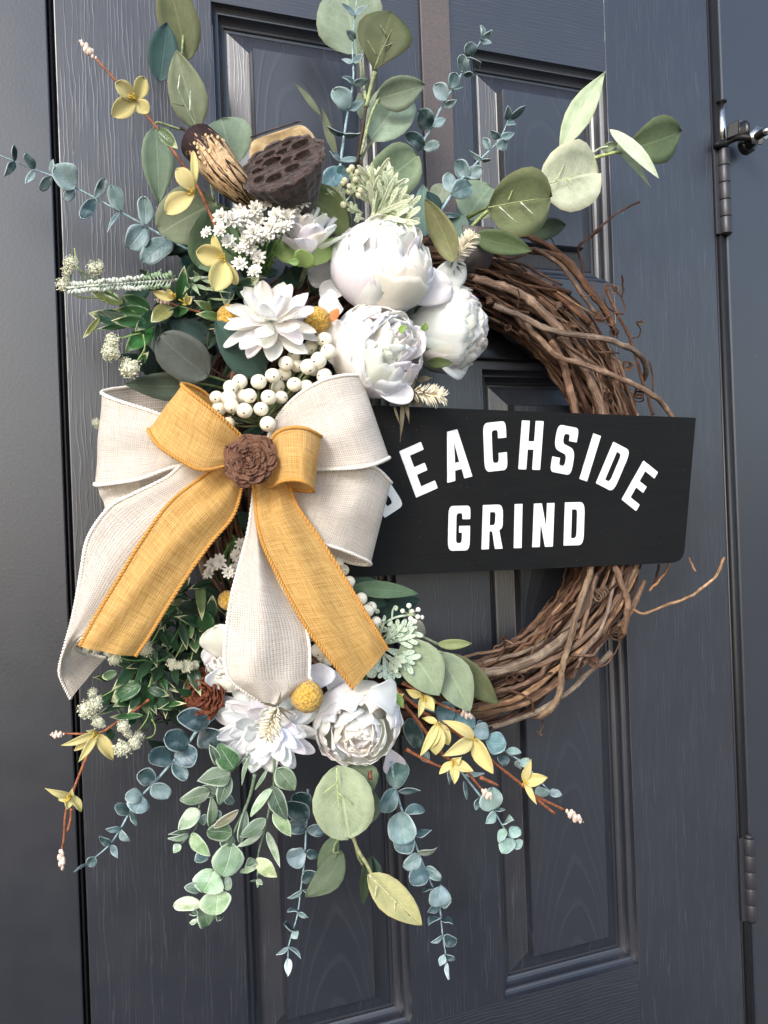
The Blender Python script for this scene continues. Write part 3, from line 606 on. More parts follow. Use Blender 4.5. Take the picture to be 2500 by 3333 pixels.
def G_(c):
    L, Rr = t_, 1-t_
    if c == 'I': return [rounded([(0, 0), (1, 0), (1, 1), (0, 1)], .03)]
    if c == 'E': return [rounded([(0, 0), (1, 0), (1, hb), (L, hb), (L, .42), (.85, .42), (.85, .58), (L, .58), (L, 1-hb), (1, 1-hb), (1, 1), (0, 1)], .03)]
    if c == 'H': return [rounded([(0, 0), (L, 0), (L, .41), (Rr, .41), (Rr, 0), (1, 0), (1, 1), (Rr, 1), (Rr, .58), (L, .58), (L, 1), (0, 1)], .03)]
    if c == 'C': return [rounded([(0, 0), (1, 0), (1, .36), (Rr, .36), (Rr, hb), (L, hb), (L, 1-hb), (Rr, 1-hb), (Rr, .66), (1, .66), (1, 1), (0, 1)], [.2, .2, .02, .02, .1, .1, .1, .1, .02, .02, .2, .2])]
    if c == 'G': return [rounded([(0, 0), (1, 0), (1, .55), (.5, .55), (.5, .40), (Rr, .40), (Rr, hb), (L, hb), (L, 1-hb), (Rr, 1-hb), (Rr, .70), (1, .70), (1, 1), (0, 1)], [.2, .2, .02, .02, .02, .02, .1, .1, .1, .1, .02, .02, .2, .2])]
    if c == 'S': return [rounded([(0, 0), (1, 0), (1, .54), (L, .63), (L, 1-hb), (Rr, 1-hb), (Rr, .70), (1, .70), (1, 1), (0, 1), (0, .49), (Rr, .40), (Rr, hb), (L, hb), (L, .32), (0, .32)], [.2, .2, .22, .1, .1, .1, .02, .02, .2, .2, .22, .1, .1, .1, .02, .02])]
    if c == 'D': return [rounded([(0, 0), (1, 0), (1, 1), (0, 1)], [.02, .24, .24, .02]), rounded([(L, hb), (Rr, hb), (Rr, 1-hb), (L, 1-hb)], [.02, .12, .12, .02])]
    if c == 'B': return [rounded([(0, 0), (1, 0), (1, .5), (.94, .53), (.96, 1), (0, 1)], [.02, .22, .18, .05, .22, .02]), rounded([(L, hb), (Rr, hb), (Rr, .43), (L, .43)], [.02, .1, .1, .02]), rounded([(L, .58), (Rr, .58), (Rr, 1-hb), (L, 1-hb)], [.02, .1, .1, .02])]
    if c == 'R': return [rounded([(0, 0), (L, 0), (L, .40), (.5, .40), (.66, 0), (1.04, 0), (.84, .42), (1, .47), (1, 1), (0, 1)], [.02, .02, .02, .02, .02, .02, .04, .1, .24, .02]), rounded([(L, .54), (Rr, .54), (Rr, 1-hb), (L, 1-hb)], [.02, .1, .1, .02])]
    if c == 'N': return [rounded([(0, 0), (L, 0), (L, .56), (Rr-.02, 0), (1, 0), (1, 1), (Rr, 1), (Rr, .44), (L+.02, 1), (0, 1)], .02)]
    if c == 'A': return [rounded([(-.02, 0), (.31, 0), (.36, .2), (.64, .2), (.69, 0), (1.02, 0), (.71, 1), (.29, 1)], .02), rounded([(.41, .35), (.59, .35), (.5, .77)], .01)]
def letter(c, TL, TR, BL):
    TL, TR, BL = (np.array(v, float) for v in (TL, TR, BL))
    def top(p):
        q = BL+(TR-TL)*p[0]+(TL-BL)*p[1]; return onsign('S3', q[0], q[1], .0009)
    return prism('letter', G_(c), top, .0007, M_LET, sg)
for c, a, b, d in [('B', (83, 385), (165, 331), (195, 556)), ('E', (255, 280), (345, 240), (325, 472)), ('A', (425, 206), (525, 180), (457, 410)), ('C', (603, 163), (697, 153), (611, 366)), ('H', (765, 151), (855, 154), (750, 354)),
                   ('S', (915, 167), (1002, 184), (881, 363)), ('I', (1062, 205), (1093, 216), (1004, 394)), ('D', (1145, 240), (1217, 277), (1072, 412)), ('E', (1270, 318), (1330, 366), (1179, 480)),
                   ('G', (461, 507), (551, 505), (457, 693)), ('R', (603, 503), (687, 500), (597, 687)), ('I', (735, 499), (767, 498), (731, 682)), ('N', (815, 497), (900, 494), (808, 678)), ('D', (944, 492), (1026, 490), (938, 671))]:
    letter(c, a, b, d)

# ------------------------------------------------------------------ the bow
bow = thing('ribbon_bow', 'large double bow of white and gold burlap ribbon with long tails', 'bow', P('S2', 910, 400, .15))
def ribbon(name, A, B, mat, cmat, bulge=.0, wav=.0, fr='S2', ns=13, n=8, label=None, mids=None, ends=True):
    """ribbon between two edges, lists of (x,y,d); bulge lifts its middle towards the viewer"""
    a = crom([P(fr, *q) for q in A], n); b = crom([P(fr, *q) for q in B], n); m = min(len(a), len(b)); a, b = a[:m], b[:m]
    S = np.linspace(0, 1, ns)[None, :, None]; G = a[:, None]*(1-S)+b[:, None]*S
    tt = np.linspace(0, 1, m)[:, None]
    bl = bulge*np.sin(math.pi*S[..., 0]) + wav*np.sin(S[..., 0]*9+tt*7)*np.sin(math.pi*S[..., 0])
    G = G-f_*bl[..., None]
    du = np.concatenate([[0], np.cumsum(np.linalg.norm(np.diff((a+b)/2, axis=0), axis=1))]); wdt = np.linalg.norm(a-b, axis=1).mean()
    uv = np.stack(np.broadcast_arrays(du[:, None], np.linspace(0, wdt, ns)[None]), -1).reshape(-1, 2)
    V, F, U = grid(G, 0, uv); ob = mk(name, V, F, mat, bow, U)
    sm = ob.modifiers.new('sub', 'SUBSURF'); sm.levels = sm.render_levels = 1
    if label: ob['label'] = label
    for e in (G[:, 0], G[:, -1]):
        L = np.linalg.norm(np.diff(e, axis=0), axis=1).sum(); k = max(12, int(L/.0011)); s = np.linspace(0, len(e)-1, k)
        C = np.array([[np.interp(q, range(len(e)), e[:, i]) for i in range(3)] for q in s])
        T = np.gradient(C, axis=0); T /= np.linalg.norm(T, axis=1, keepdims=True)+1e-9; N = np.cross(T, -f_); N /= np.linalg.norm(N, axis=1, keepdims=True)+1e-9; N2 = np.cross(T, N)
        ph = np.arange(k)*1.15; parts = []
        for o_ in (0, math.pi): parts.append(tube(C+(N*np.cos(ph+o_)[:, None]+N2*np.sin(ph+o_)[:, None])*.0009, .00105, 5))
        V, F, U = joined(parts); mk('stitched_edge', V, F, cmat, ob)
    return ob
WL_, GL_ = 'white ribbon', 'gold ribbon'
K = .13
ribbon('ribbon_loop', [(850, 310, .09), (590, 97, .075), (440, 80, .075), (330, 88, .09), (258, 102, .11), (262, 118, .128), (330, 146, .140), (510, 206, .150), (700, 300, .150), (870, 385, .140)],
       [(850, 430, .09), (560, 520, .075), (400, 540, .075), (290, 535, .09), (226, 518, .11), (232, 524, .128), (310, 515, .140), (430, 494, .150), (630, 428, .150), (870, 410, .140)], M_RW, M_CW, 0, .002, label='upper left white ribbon loop')
ribbon('ribbon_loop', [(850, 420, .085), (620, 430, .085), (420, 480, .09), (300, 500, .10), (228, 520, .115), (300, 512, .125), (420, 500, .13)],
       [(850, 470, .085), (640, 570, .085), (440, 650, .09), (340, 660, .10), (268, 640, .115), (330, 620, .125), (430, 590, .13)], M_RW, M_CW, 0, .002, label='lower left white ribbon loop')
ribbon('ribbon_tail', [(830, 420, .145), (640, 424, .152), (540, 492, .150), (400, 560, .145), (300, 612, .14), (230, 690, .135), (182, 780, .13), (160, 900, .13), (142, 1010, .13), (118, 1130, .125), (90, 1232, .115), (62, 1340, .095), (70, 1400, .08), (112, 1487, .07)],
       [(860, 470, .145), (800, 530, .148), (740, 600, .147), (650, 700, .145), (560, 820, .14), (470, 930, .138), (390, 1030, .136), (310, 1120, .136), (240, 1180, .136), (190, 1202, .134), (150, 1216, .125), (130, 1260, .10), (200, 1290, .08), (268, 1302, .072)], M_RW, M_CW, .006, .002, label='long white ribbon tail with a curled end')
ribbon('ribbon_loop', [(980, 350, .13), (1040, 222, .140), (1130, 122, .150), (1240, 56, .160), (1330, 32, .160), (1400, 30, .150), (1412, 34, .13), (1340, 60, .11), (1150, 180, .10), (980, 350, .10)],
       [(980, 440, .13), (1080, 455, .145), (1225, 454, .160), (1390, 447, .175), (1480, 430, .175), (1540, 404, .160), (1530, 400, .14), (1450, 410, .12), (1250, 430, .105), (980, 430, .10)], M_RW, M_CW, .004, .003, label='upper right white ribbon loop')
ribbon('ribbon_loop', [(990, 440, .12), (1120, 455, .135), (1225, 458, .15), (1390, 449, .160), (1480, 446, .160), (1550, 510, .145), (1530, 500, .125), (1420, 470, .11), (1200, 460, .10)],
       [(990, 500, .12), (1080, 640, .135), (1160, 730, .15), (1250, 786, .158), (1350, 822, .155), (1450, 868, .138), (1448, 882, .12), (1350, 868, .105), (1180, 790, .10)], M_RW, M_CW, .003, .002, label='lower right white ribbon loop')
ribbon('ribbon_tail', [(940, 500, .135), (932, 570, .145), (912, 720, .152), (872, 880, .158), (838, 1010, .162), (815, 1150, .165), (803, 1270, .168), (808, 1340, .168), (828, 1400, .166), (900, 1458, .162), (1000, 1512, .156)],
       [(985, 520, .135), (960, 640, .145), (1000, 830, .150), (1050, 960, .155), (1110, 1060, .160), (1160, 1140, .163), (1182, 1230, .166), (1186, 1310, .166), (1184, 1380, .165), (1180, 1412, .162), (1030, 1516, .156)], M_RW, M_CW, .016, .004, label='short white ribbon tail with pointed end')
ribbon('ribbon_tail', [(800, 420, .155), (700, 490, .160), (560, 600, .160), (440, 760, .158), (335, 930, .156), (232, 1100, .154), (150, 1248, .148)],
       [(885, 520, .155), (842, 660, .158), (740, 785, .158), (642, 920, .156), (545, 1070, .154), (472, 1190, .152), (402, 1294, .146)], M_RG, M_CG, .007, .003, label='long gold ribbon tail to the lower left')
ribbon('ribbon_tail', [(930, 500, .150), (942, 600, .160), (950, 690, .165), (978, 795, .168), (1042, 930, .170), (1112, 1062, .172), (1182, 1180, .172), (1282, 1312, .170), (1382, 1442, .162)],
       [(1050, 480, .150), (1095, 530, .160), (1130, 620, .166), (1222, 750, .168), (1312, 890, .170), (1390, 1020, .172), (1450, 1120, .172), (1500, 1200, .170), (1536, 1262, .164)], M_RG, M_CG, .006, .003, label='gold ribbon tail to the lower right')
ribbon('ribbon_loop', [(870, 340, .130), (800, 215, .118), (725, 118, .125), (655, 78, .140), (612, 70, .158), (632, 92, .172), (700, 146, .180), (792, 222, .182), (882, 308, .172)],
       [(850, 440, .130), (620, 400, .115), (500, 320, .125), (468, 285, .140), (462, 278, .158), (500, 340, .172), (600, 410, .180), (705, 456, .182), (840, 430, .172)], M_RG, M_CG, 0, .002, label='upper left gold ribbon loop')
ribbon('ribbon_loop', [(985, 390, .150), (1015, 320, .172), (1050, 280, .188), (1110, 264, .198), (1175, 272, .200), (1232, 302, .188), (1226, 306, .165), (1150, 318, .145), (1030, 350, .135)],
       [(975, 500, .150), (1008, 532, .172), (1058, 506, .188), (1120, 500, .198), (1165, 512, .200), (1204, 546, .188), (1190, 552, .165), (1120, 545, .145), (1000, 520, .135)], M_RG, M_CG, 0, .001, label='small rolled gold ribbon loop on the right')

# ------------------------------------------------------------------ cloth eucalyptus sprays
G_MID = srgb(122, 132, 108); G_PALE = srgb(160, 172, 148); G_OLV = srgb(104, 108, 76); G_DK = srgb(74, 88, 66); G_TEAL = srgb(62, 88, 86); G_GREY = srgb(128, 146, 126)
G_DEEP = srgb(34, 58, 48); G_PURP = srgb(86, 92, 86); STEMG = srgb(150, 160, 118); STEMD = srgb(62, 44, 38)
def spray(label, loc, leaves, stems, mat=M_CLOTH, group=None, name='eucalyptus_spray', cat='leaf spray', **kw):
    t = thing(name, label, cat, P(*loc), group)
    for s in stems: pxtube(t, s[0], s[1], s[2], M_STEM, vary(s[3], .06), 'stem', knots=.25)
    for L in leaves:
        k = dict(kw); k.update(L[10] if len(L) > 10 else {})
        leaf(t, mat, L[0], *L[1:9], L[9] if len(L) > 9 else 'ovate', **k)
    return t
spray('tall olive green leaf spray rising at the upper left above the round leaves', ('R1', 1190, 780, .07), [
    (G_OLV, 'R1', 1120, 370, 1000, -150, 250, .05, .06, 'ovate'), (G_TEAL, 'R1', 955, 492, 1000, 138, 190, .07, .075, 'ovate'),
    (G_MID, 'R1', 1185, 775, 1060, 305, 225, .085, .10, 'ovate', dict(tilt=.1)), (G_GREY, 'R1', 930, 768, 950, 1225, 190, .08, .07, 'ovate')],
    [('R1', [(1290, 1250, .06), (1240, 950, .07), (1190, 790, .08), (1140, 600, .09)], 9, STEMG), ('R1', [(1190, 800, .075), (1060, 770, .08), (945, 735, .085), (930, 770, .08)], 7, STEMG), ('R1', [(1180, 780, .07), (1090, 500, .06), (1100, 200, .056)], 7, STEMG)])
spray('broad round olive leaves left of the white filler flowers', ('R1', 1290, 1250, .07), [
    (G_MID, 'R1', 1290, 1215, 955, 1400, 320, .095, .10, 'round', dict(tilt=-.2)), (srgb(100, 120, 92), 'R1', 1400, 1265, 1190, 1610, 330, .105, .095, 'round', dict(tilt=.2)),
    (G_GREY, 'R1', 1400, 990, 1330, 715, 320, .05, .05, 'round', dict(tilt=.1)), (srgb(30, 62, 58), 'R1', 1180, 1660, 1110, 1530, 120, .07, .07, 'round')],
    [('R1', [(1400, 1300, .08), (1300, 1220, .085), (1180, 1240, .09)], 7, STEMG)])
spray('upright spray of big round leaves at the top centre of the wreath', ('R2', 870, 980, .06), [
    (G_GREY, 'R2', 850, 335, 780, -90, 400, .05, .06, 'round', dict(tilt=.15)), (srgb(84, 90, 62), 'R2', 950, 425, 1060, 75, 340, .095, .105, 'heart', dict(tilt=.15, cup=.05)),
    (srgb(146, 158, 134), 'R2', 965, 590, 1258, 505, 190, .085, .095, 'ovate', dict(tilt=-.2)), (srgb(150, 166, 144), 'R2', 925, 840, 1150, 560, 280, .07, .06, 'round', dict(tilt=.1)),
    (G_GREY, 'R2', 930, 740, 860, 560, 120, .045, .045, 'ovate'), (srgb(134, 152, 126), 'R2', 905, 1150, 1215, 935, 300, .07, .08, 'round', dict(tilt=-.15)), (srgb(98, 106, 84), 'R2', 735, 960, 640, 640, 55, .05, .04, 'lance'), (srgb(98, 106, 84), 'R2', 640, 700, 480, 500, 40, .05, .04, 'lance')],
    [('R2', [(960, 430, .097), (930, 540, .09), (908, 640, .085)], 12, STEMG), ('R2', [(905, 640, .085), (885, 780, .08), (850, 1000, .07)], 11, STEMD), ('R2', [(870, 360, .055), (885, 460, .065), (905, 600, .08)], 10, STEMG),
     ('R2', [(985, 585, .085), (940, 680, .085), (905, 800, .08), (875, 930, .075)], 9, STEMG), ('R2', [(945, 850, .07), (900, 910, .07), (870, 990, .065)], 8, srgb(140, 140, 110))])
spray('right reaching eucalyptus branch of pale and dark round leaves', ('R3', 0, 1300, .09), [
    (srgb(178, 192, 164), 'R3', 408, 905, 682, 435, 160, .085, .10, 'lance', dict(tilt=.2)), (srgb(198, 206, 178), 'R3', 283, 1120, 640, 1040, 395, .105, .11, 'round', dict(tilt=.12, bend=-.02)),
    (srgb(124, 134, 98), 'R3', -30, 1248, 352, 1185, 385, .115, .12, 'round', dict(tilt=-.1)), (G_DK, 'R3', 215, 1395, 442, 1350, 125, .06, .055, 'ovate'),
    (srgb(86, 104, 70), 'S1', 148, 112, 466, 195, 128, .10, .115, 'ovate', dict(tilt=.1)), (srgb(98, 112, 84), 'R3', 765, 915, 1130, 790, 265, .10, .105, 'heart', dict(tilt=-.15)),
    (srgb(204, 212, 188), 'R3', 708, 778, 1004, 1075, 78, .115, .13, 'ovate', dict(tilt=.5)), (srgb(160, 170, 140), 'R3', 720, 850, 955, 1128, 50, .10, .115, 'lance', dict(tilt=.5)), (G_PALE, 'R3', 660, 895, 760, 860, 60, .10, .11, 'lance')],
    [('R3', [(-150, 1390, .07), (0, 1250, .10), (130, 1215, .105), (290, 1110, .10), (480, 1000, .095), (640, 940, .10), (780, 905, .11)], 11, srgb(168, 180, 120)), ('R3', [(300, 1110, .10), (400, 920, .09)], 8, STEMG), ('R3', [(600, 925, .10), (650, 890, .105), (700, 880, .11)], 7, G_PALE)])
spray('mixed green leaves tucked behind the uppermost white peony', ('U1', 1450, 1300, .08), [
    (srgb(138, 156, 132), 'R2', 1500, 1320, 1650, 1120, 280, .06, .06, 'round'), (srgb(138, 136, 98), 'R2', 1435, 1570, 1262, 1190, 160, .135, .14, 'ovate', dict(tilt=.35, curl=-.1)), (srgb(96, 116, 106), 'R2', 1390, 1490, 1490, 1290, 170, .09, .085, 'ovate'),
    (srgb(96, 122, 112), 'R2', 1260, 1420, 1250, 1110, 150, .085, .085, 'ovate'), (srgb(112, 124, 80), 'R2', 800, 1410, 388, 1150, 215, .115, .12, 'ovate', dict(bend=.13, tilt=-.25)), (srgb(30, 60, 58), 'R2', 1340, 1280, 1270, 1150, 90, .095, .095, 'ovate'), (srgb(140, 150, 130), 'R2', 1330, 1230, 1380, 1110, 130, .055, .05, 'round')],
    [('R2', [(1490, 1320, .07), (1580, 1270, .09), (1665, 1235, .10)], 12, srgb(86, 102, 60)), ('R2', [(1430, 1560, .13), (1400, 1640, .11)], 8, STEMG)])
spray('dark grey green broad leaves above the left side of the bow', ('T5', 1300, 1180, .09), [
    (G_PURP, 'T5', 1165, 1165, 815, 870, 330, .12, .125, 'round', dict(tilt=.1)), (srgb(62, 88, 82), 'T5', 1565, 1160, 1215, 760, 310, .105, .115, 'ovate', dict(tilt=-.1)), (srgb(56, 78, 74), 'T5', 1190, 950, 880, 755, 215, .085, .09, 'ovate'),
    (srgb(78, 90, 80), 'T5', 1130, 1235, 560, 1215, 210, .09, .10, 'ovate', dict(tilt=.1)), (srgb(98, 120, 108), 'T5', 850, 1110, 800, 780, 145, .07, .08, 'ovate'), (srgb(60, 80, 76), 'T5', 900, 1130, 720, 1100, 130, .06, .065, 'round'), (G_DEEP, 'T5', 1540, 1150, 1440, 850, 200, .08, .08, 'ovate')],
    [('T5', [(1160, 1085, .10), (1260, 1150, .10), (1400, 1230, .09)], 9, STEMD), ('T5', [(1120, 1190, .095), (1270, 1250, .09), (1400, 1290, .085)], 9, STEMD), ('T5', [(1150, 1150, .12), (1300, 1200, .11), (1450, 1280, .10)], 8, srgb(110, 124, 78)), ('T5', [(960, 1200, .10), (1150, 1220, .10), (1330, 1260, .09)], 8, srgb(110, 124, 78))])
spray('pale oval leaves fanned out over the lower right vine twigs', ('S5', 680, 520, .10), [
    (srgb(156, 170, 144), 'S5', 690, 470, 880, 765, 240, .125, .13, 'ovate', dict(tilt=.1)), (srgb(150, 164, 136), 'S5', 880, 535, 1045, 855, 200, .115, .12, 'ovate', dict(tilt=.1)), (srgb(98, 106, 78), 'S5', 925, 540, 1195, 812, 150, .10, .105, 'ovate', dict(tilt=-.2)),
    (srgb(150, 160, 112), 'S5', 868, 492, 1054, 488, 58, .09, .09, 'ovate'), (srgb(84, 106, 84), 'S5', 405, 190, 765, 222, 95, .105, .11, 'ovate'), (srgb(66, 92, 74), 'S5', 405, 165, 595, 182, 75, .095, .095, 'ovate'),
    (G_DEEP, 'S5', 555, 335, 770, 250, 120, .085, .085, 'ovate'), (G_DEEP, 'S5', 630, 700, 778, 612, 100, .10, .10, 'ovate'), (srgb(60, 84, 70), 'S5', 430, 230, 600, 280, 90, .09, .09, 'ovate'), (srgb(150, 150, 140), 'S5', 700, 380, 800, 450, 120, .08, .08, 'ovate'), (srgb(40, 66, 52), 'S5', 590, 320, 700, 430, 90, .08, .08, 'ovate')],
    [('S5', [(640, 400, .08), (760, 440, .085), (870, 492, .09)], 8, srgb(150, 158, 128)), ('S5', [(820, 500, .09), (870, 530, .10), (930, 545, .10)], 7, STEMG)])
spray('hanging pale leaves below the lower peony with one yellowed leaf', ('S7', 340, 120, .09), [
    (srgb(160, 172, 138), 'S7', 325, 150, 390, 545, 330, .135, .14, 'round', dict(tilt=.1)), (srgb(128, 146, 116), 'S7', 400, 130, 480, 340, 230, .115, .12, 'ovate'), (srgb(98, 114, 94), 'S7', 510, 280, 470, 490, 160, .095, .10, 'ovate'),
    (srgb(80, 98, 74), 'S7', 330, 530, 228, 745, 95, .09, .09, 'ovate'), (srgb(86, 98, 76), 'S7', 355, 612, 155, 862, 150, .095, .10, 'ovate', dict(bend=-.12)), (srgb(190, 184, 130), 'S7', 490, 742, 782, 1012, 170, .12, .13, 'ovate', dict(tilt=.1)),
    (srgb(48, 62, 46), 'S7', 500, 640, 465, 905, 70, .085, .08, 'ovate'), (srgb(70, 92, 80), 'S7', 545, 760, 510, 635, 85, .08, .08, 'ovate')],
    [('S7', [(380, 480, .09), (415, 545, .10), (440, 610, .105), (490, 690, .11), (515, 745, .12)], 10, srgb(150, 152, 108)), ('S7', [(420, 560, .10), (440, 640, .095), (465, 690, .09)], 7, srgb(130, 134, 96)), ('S7', [(340, 540, .10), (315, 580, .10), (310, 620, .10), (340, 620, .10)], 6, srgb(120, 130, 92)), ('S7', [(505, 180, .14), (508, 230, .142)], 12, srgb(110, 66, 48))])

def veins_glints(par, fr, d, L):  # leaf veins, plus near-white strokes that are painted highlights
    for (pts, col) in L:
        pxtube(par, fr, [(x, y, d) for x, y in pts], 4.5, M_STEM, col, 'vein_or_glint', 5, 4, end=2)
GLINT = srgb(214, 222, 204); VG_ = srgb(134, 146, 112); ES = [o for o in bpy.data.objects if o.name.startswith('eucalyptus_spray')]
veins_glints(ES[0], 'R1', .1005, [([(1188, 775), (1120, 650), (1070, 540)], VG_), ([(1068, 535), (1078, 450)], GLINT), ([(1140, 665), (1142, 545)], GLINT), ([(1105, 636), (1030, 620)], srgb(92, 104, 78))])
veins_glints(ES[2], 'R2', .1075, [([(955, 415), (1010, 280), (1075, 155)], srgb(128, 134, 98)), ([(970, 335), (915, 240)], srgb(128, 134, 98)), ([(1030, 215), (990, 145)], srgb(128, 134, 98)), ([(1010, 282), (1110, 245)], srgb(128, 134, 98))])
veins_glints(ES[3], 'R3', .1265, [([(-20, 1245), (140, 1215), (290, 1190)], srgb(170, 180, 124)), ([(45, 1240), (155, 1340)], GLINT), ([(175, 1215), (260, 1295)], GLINT), ([(100, 1205), (145, 1090)], srgb(150, 162, 112))])
veins_glints(ES[3], 'R3', .1165, [([(310, 1113), (420, 1080), (540, 1040)], srgb(182, 192, 146)), ([(385, 1088), (440, 985)], srgb(182, 192, 146)), ([(450, 1075), (482, 1112)], srgb(182, 192, 146))])
veins_glints(ES[7], 'S7', .1465, [([(325, 165), (332, 320), (350, 470)], srgb(176, 186, 128)), ([(330, 240), (250, 305)], srgb(176, 186, 128)), ([(334, 300), (415, 365)], srgb(176, 186, 128))])
veins_glints(ES[7], 'S7', .1325, [([(500, 742), (560, 800), (720, 965)], srgb(206, 202, 160)), ([(540, 800), (530, 870)], srgb(206, 202, 160)), ([(640, 880), (640, 935)], srgb(206, 202, 160))])
# ------------------------------------------------------------------ teal plastic eucalyptus
TL_ = srgb(88, 114, 118); TLD = srgb(52, 76, 80); TLP = srgb(138, 160, 164); TST = srgb(150, 176, 184)
def sprig(label, fr, stem, leaves, dd, r=7, cols=(TLD, TL_, TL_, TLP), mat=M_PLAS, stc=TST, shape='round', group='teal eucalyptus sprigs', cat='eucalyptus sprig', name='eucalyptus_sprig', end=3.):
    n = len(stem); S = [(x, y, dd[0]+(dd[1]-dd[0])*i/(n-1)) for i, (x, y) in enumerate(stem)]
    t = thing(name, label, cat, P(fr, *S[0]), group)
    pxtube(t, fr, S, r, M_STEM, stc, 'stem', 8, 5, .2, end)
    A = np.array([[s[0], s[1]] for s in S], float)
    for L in leaves:
        d = S[int(np.argmin(((A-np.array(L[:2]))**2).sum(1)))][2]
        c = L[5] if len(L) > 5 else rnd.choice(cols); w = L[4]
        edge = w < 42
        leaf(t, mat, c, fr, *L[:4], w, d+.003, d+.003+rnd.uniform(-.006, .012), shape if w > 55 else 'ovate', tilt=rnd.uniform(-.45, .45)+(rnd.choice((-.8, .8)) if edge else 0), th=.0007, curl=rnd.uniform(-.08, .14), cup=rnd.uniform(-.02, .2), bend=rnd.uniform(-.05, .05), groove=1., wob=.1)
    return t
sprig('long teal eucalyptus sprig sticking out to the far left edge', 'R1', [(1150, 1510), (950, 1400), (865, 1350), (720, 1270), (575, 1190), (450, 1125), (310, 1055), (200, 1015), (80, 965), (-40, 915)],
      [(85, 965, 80, 868, 36), (85, 972, 20, 1058, 46), (205, 1012, 152, 915, 58), (205, 1022, 150, 1104, 46), (318, 1048, 318, 957, 36), (308, 1060, 245, 1140, 58, TLD), (448, 1132, 322, 1000, 150, TLP), (440, 1140, 385, 1200, 60, TLP), (570, 1188, 635, 1070, 62, TLD), (578, 1198, 493, 1318, 78, TLD), (722, 1268, 665, 1113, 92), (722, 1275, 645, 1398, 26), (872, 1348, 862, 1178, 98), (868, 1358, 765, 1488, 138, TLP), (1032, 1438, 852, 1566, 132, TL_), (995, 1450, 935, 1240, 34)], (.07, .075), 8)
sprig('slender teal sprig standing upright at the top centre', 'R2', [(745, 1040), (770, 850), (800, 650), (830, 480), (825, 250), (845, 60), (850, -40)],
      [(840, 95, 758, 18, 36), (842, 95, 922, 35, 32), (845, 232, 788, 185, 52, TLD), (830, 377, 758, 355, 26), (830, 377, 892, 333, 36), (828, 512, 763, 465, 28), (830, 505, 916, 480, 48, TLD), (805, 652, 708, 532, 118), (805, 657, 897, 605, 52), (775, 805, 668, 753, 36), (775, 805, 888, 788, 28), (750, 972, 683, 905, 28), (750, 965, 888, 950, 32, TLP), (745, 1010, 640, 1120, 120, srgb(96, 130, 140)), (770, 1000, 740, 1120, 110, srgb(40, 72, 72))], (.07, .08), 9)
sprig('teal sprig curving up beside the brown hanger strap', 'R2', [(1215, 900), (1290, 780), (1350, 660), (1400, 570), (1470, 460), (1530, 350), (1600, 240), (1640, 190)],
      [(1592, 245, 1590, 152, 32), (1605, 235, 1662, 178, 36, TLP), (1595, 250, 1660, 262, 32), (1540, 335, 1515, 255, 80, TLD), (1535, 345, 1600, 372, 36, TLD), (1492, 435, 1480, 325, 68), (1490, 445, 1558, 450, 36, TLD), (1412, 530, 1440, 435, 78), (1422, 530, 1492, 525, 32), (1388, 602, 1318, 505, 92), (1370, 640, 1452, 600, 48, TLD), (1302, 755, 1218, 668, 112, TLD), (1302, 762, 1382, 715, 52), (1258, 882, 1138, 808, 84, srgb(30, 56, 56)), (1252, 892, 1347, 862, 62)], (.06, .085), 9)
sprig('short teal sprig leaning right between the hanger and the olive leaf', 'R2', [(1345, 1280), (1410, 1180), (1480, 1075), (1560, 985), (1640, 910), (1710, 830), (1760, 720)],
      [(1755, 722, 1755, 630, 46), (1760, 702, 1862, 635, 36), (1755, 737, 1802, 752, 28), (1705, 827, 1655, 780, 46), (1710, 827, 1798, 800, 46), (1690, 892, 1745, 850, 72), (1650, 892, 1610, 828, 52), (1602, 962, 1525, 903, 32), (1602, 962, 1658, 955, 22), (1520, 1065, 1448, 965, 92), (1515, 1062, 1597, 1005, 84), (1420, 1155, 1400, 1038, 90), (1418, 1168, 1537, 1110, 118, TL_), (1355, 1292, 1467, 1287, 34, TLD)], (.09, .10), 9)
T_DK = srgb(52, 78, 88)
sprig('teal sprig drooping to the lower left below the rust flower', 'S4', [(1000, 880), (900, 960), (850, 1030), (765, 1130), (680, 1225), (600, 1310), (540, 1390), (490, 1480), (430, 1570), (345, 1645), (235, 1722)],
      [(960, 922, 788, 878, 118, T_DK), (940, 940, 990, 1055, 135, srgb(34, 54, 62)), (852, 1030, 718, 995, 128, T_DK), (762, 1122, 645, 1080, 112, srgb(70, 98, 106)), (775, 1110, 902, 1075, 132, srgb(66, 92, 104)), (765, 1140, 838, 1228, 72), (672, 1228, 577, 1185, 92), (668, 1240, 735, 1325, 94, TLP), (600, 1312, 508, 1320, 82), (602, 1308, 565, 1405, 118, TLP), (532, 1402, 455, 1370, 62), (540, 1400, 572, 1472, 32), (485, 1490, 402, 1490, 32), (490, 1490, 537, 1552, 36), (430, 1572, 368, 1528, 42), (435, 1577, 472, 1648, 36), (345, 1640, 310, 1690, 62), (300, 1678, 232, 1724, 16)], (.10, .06), 9)
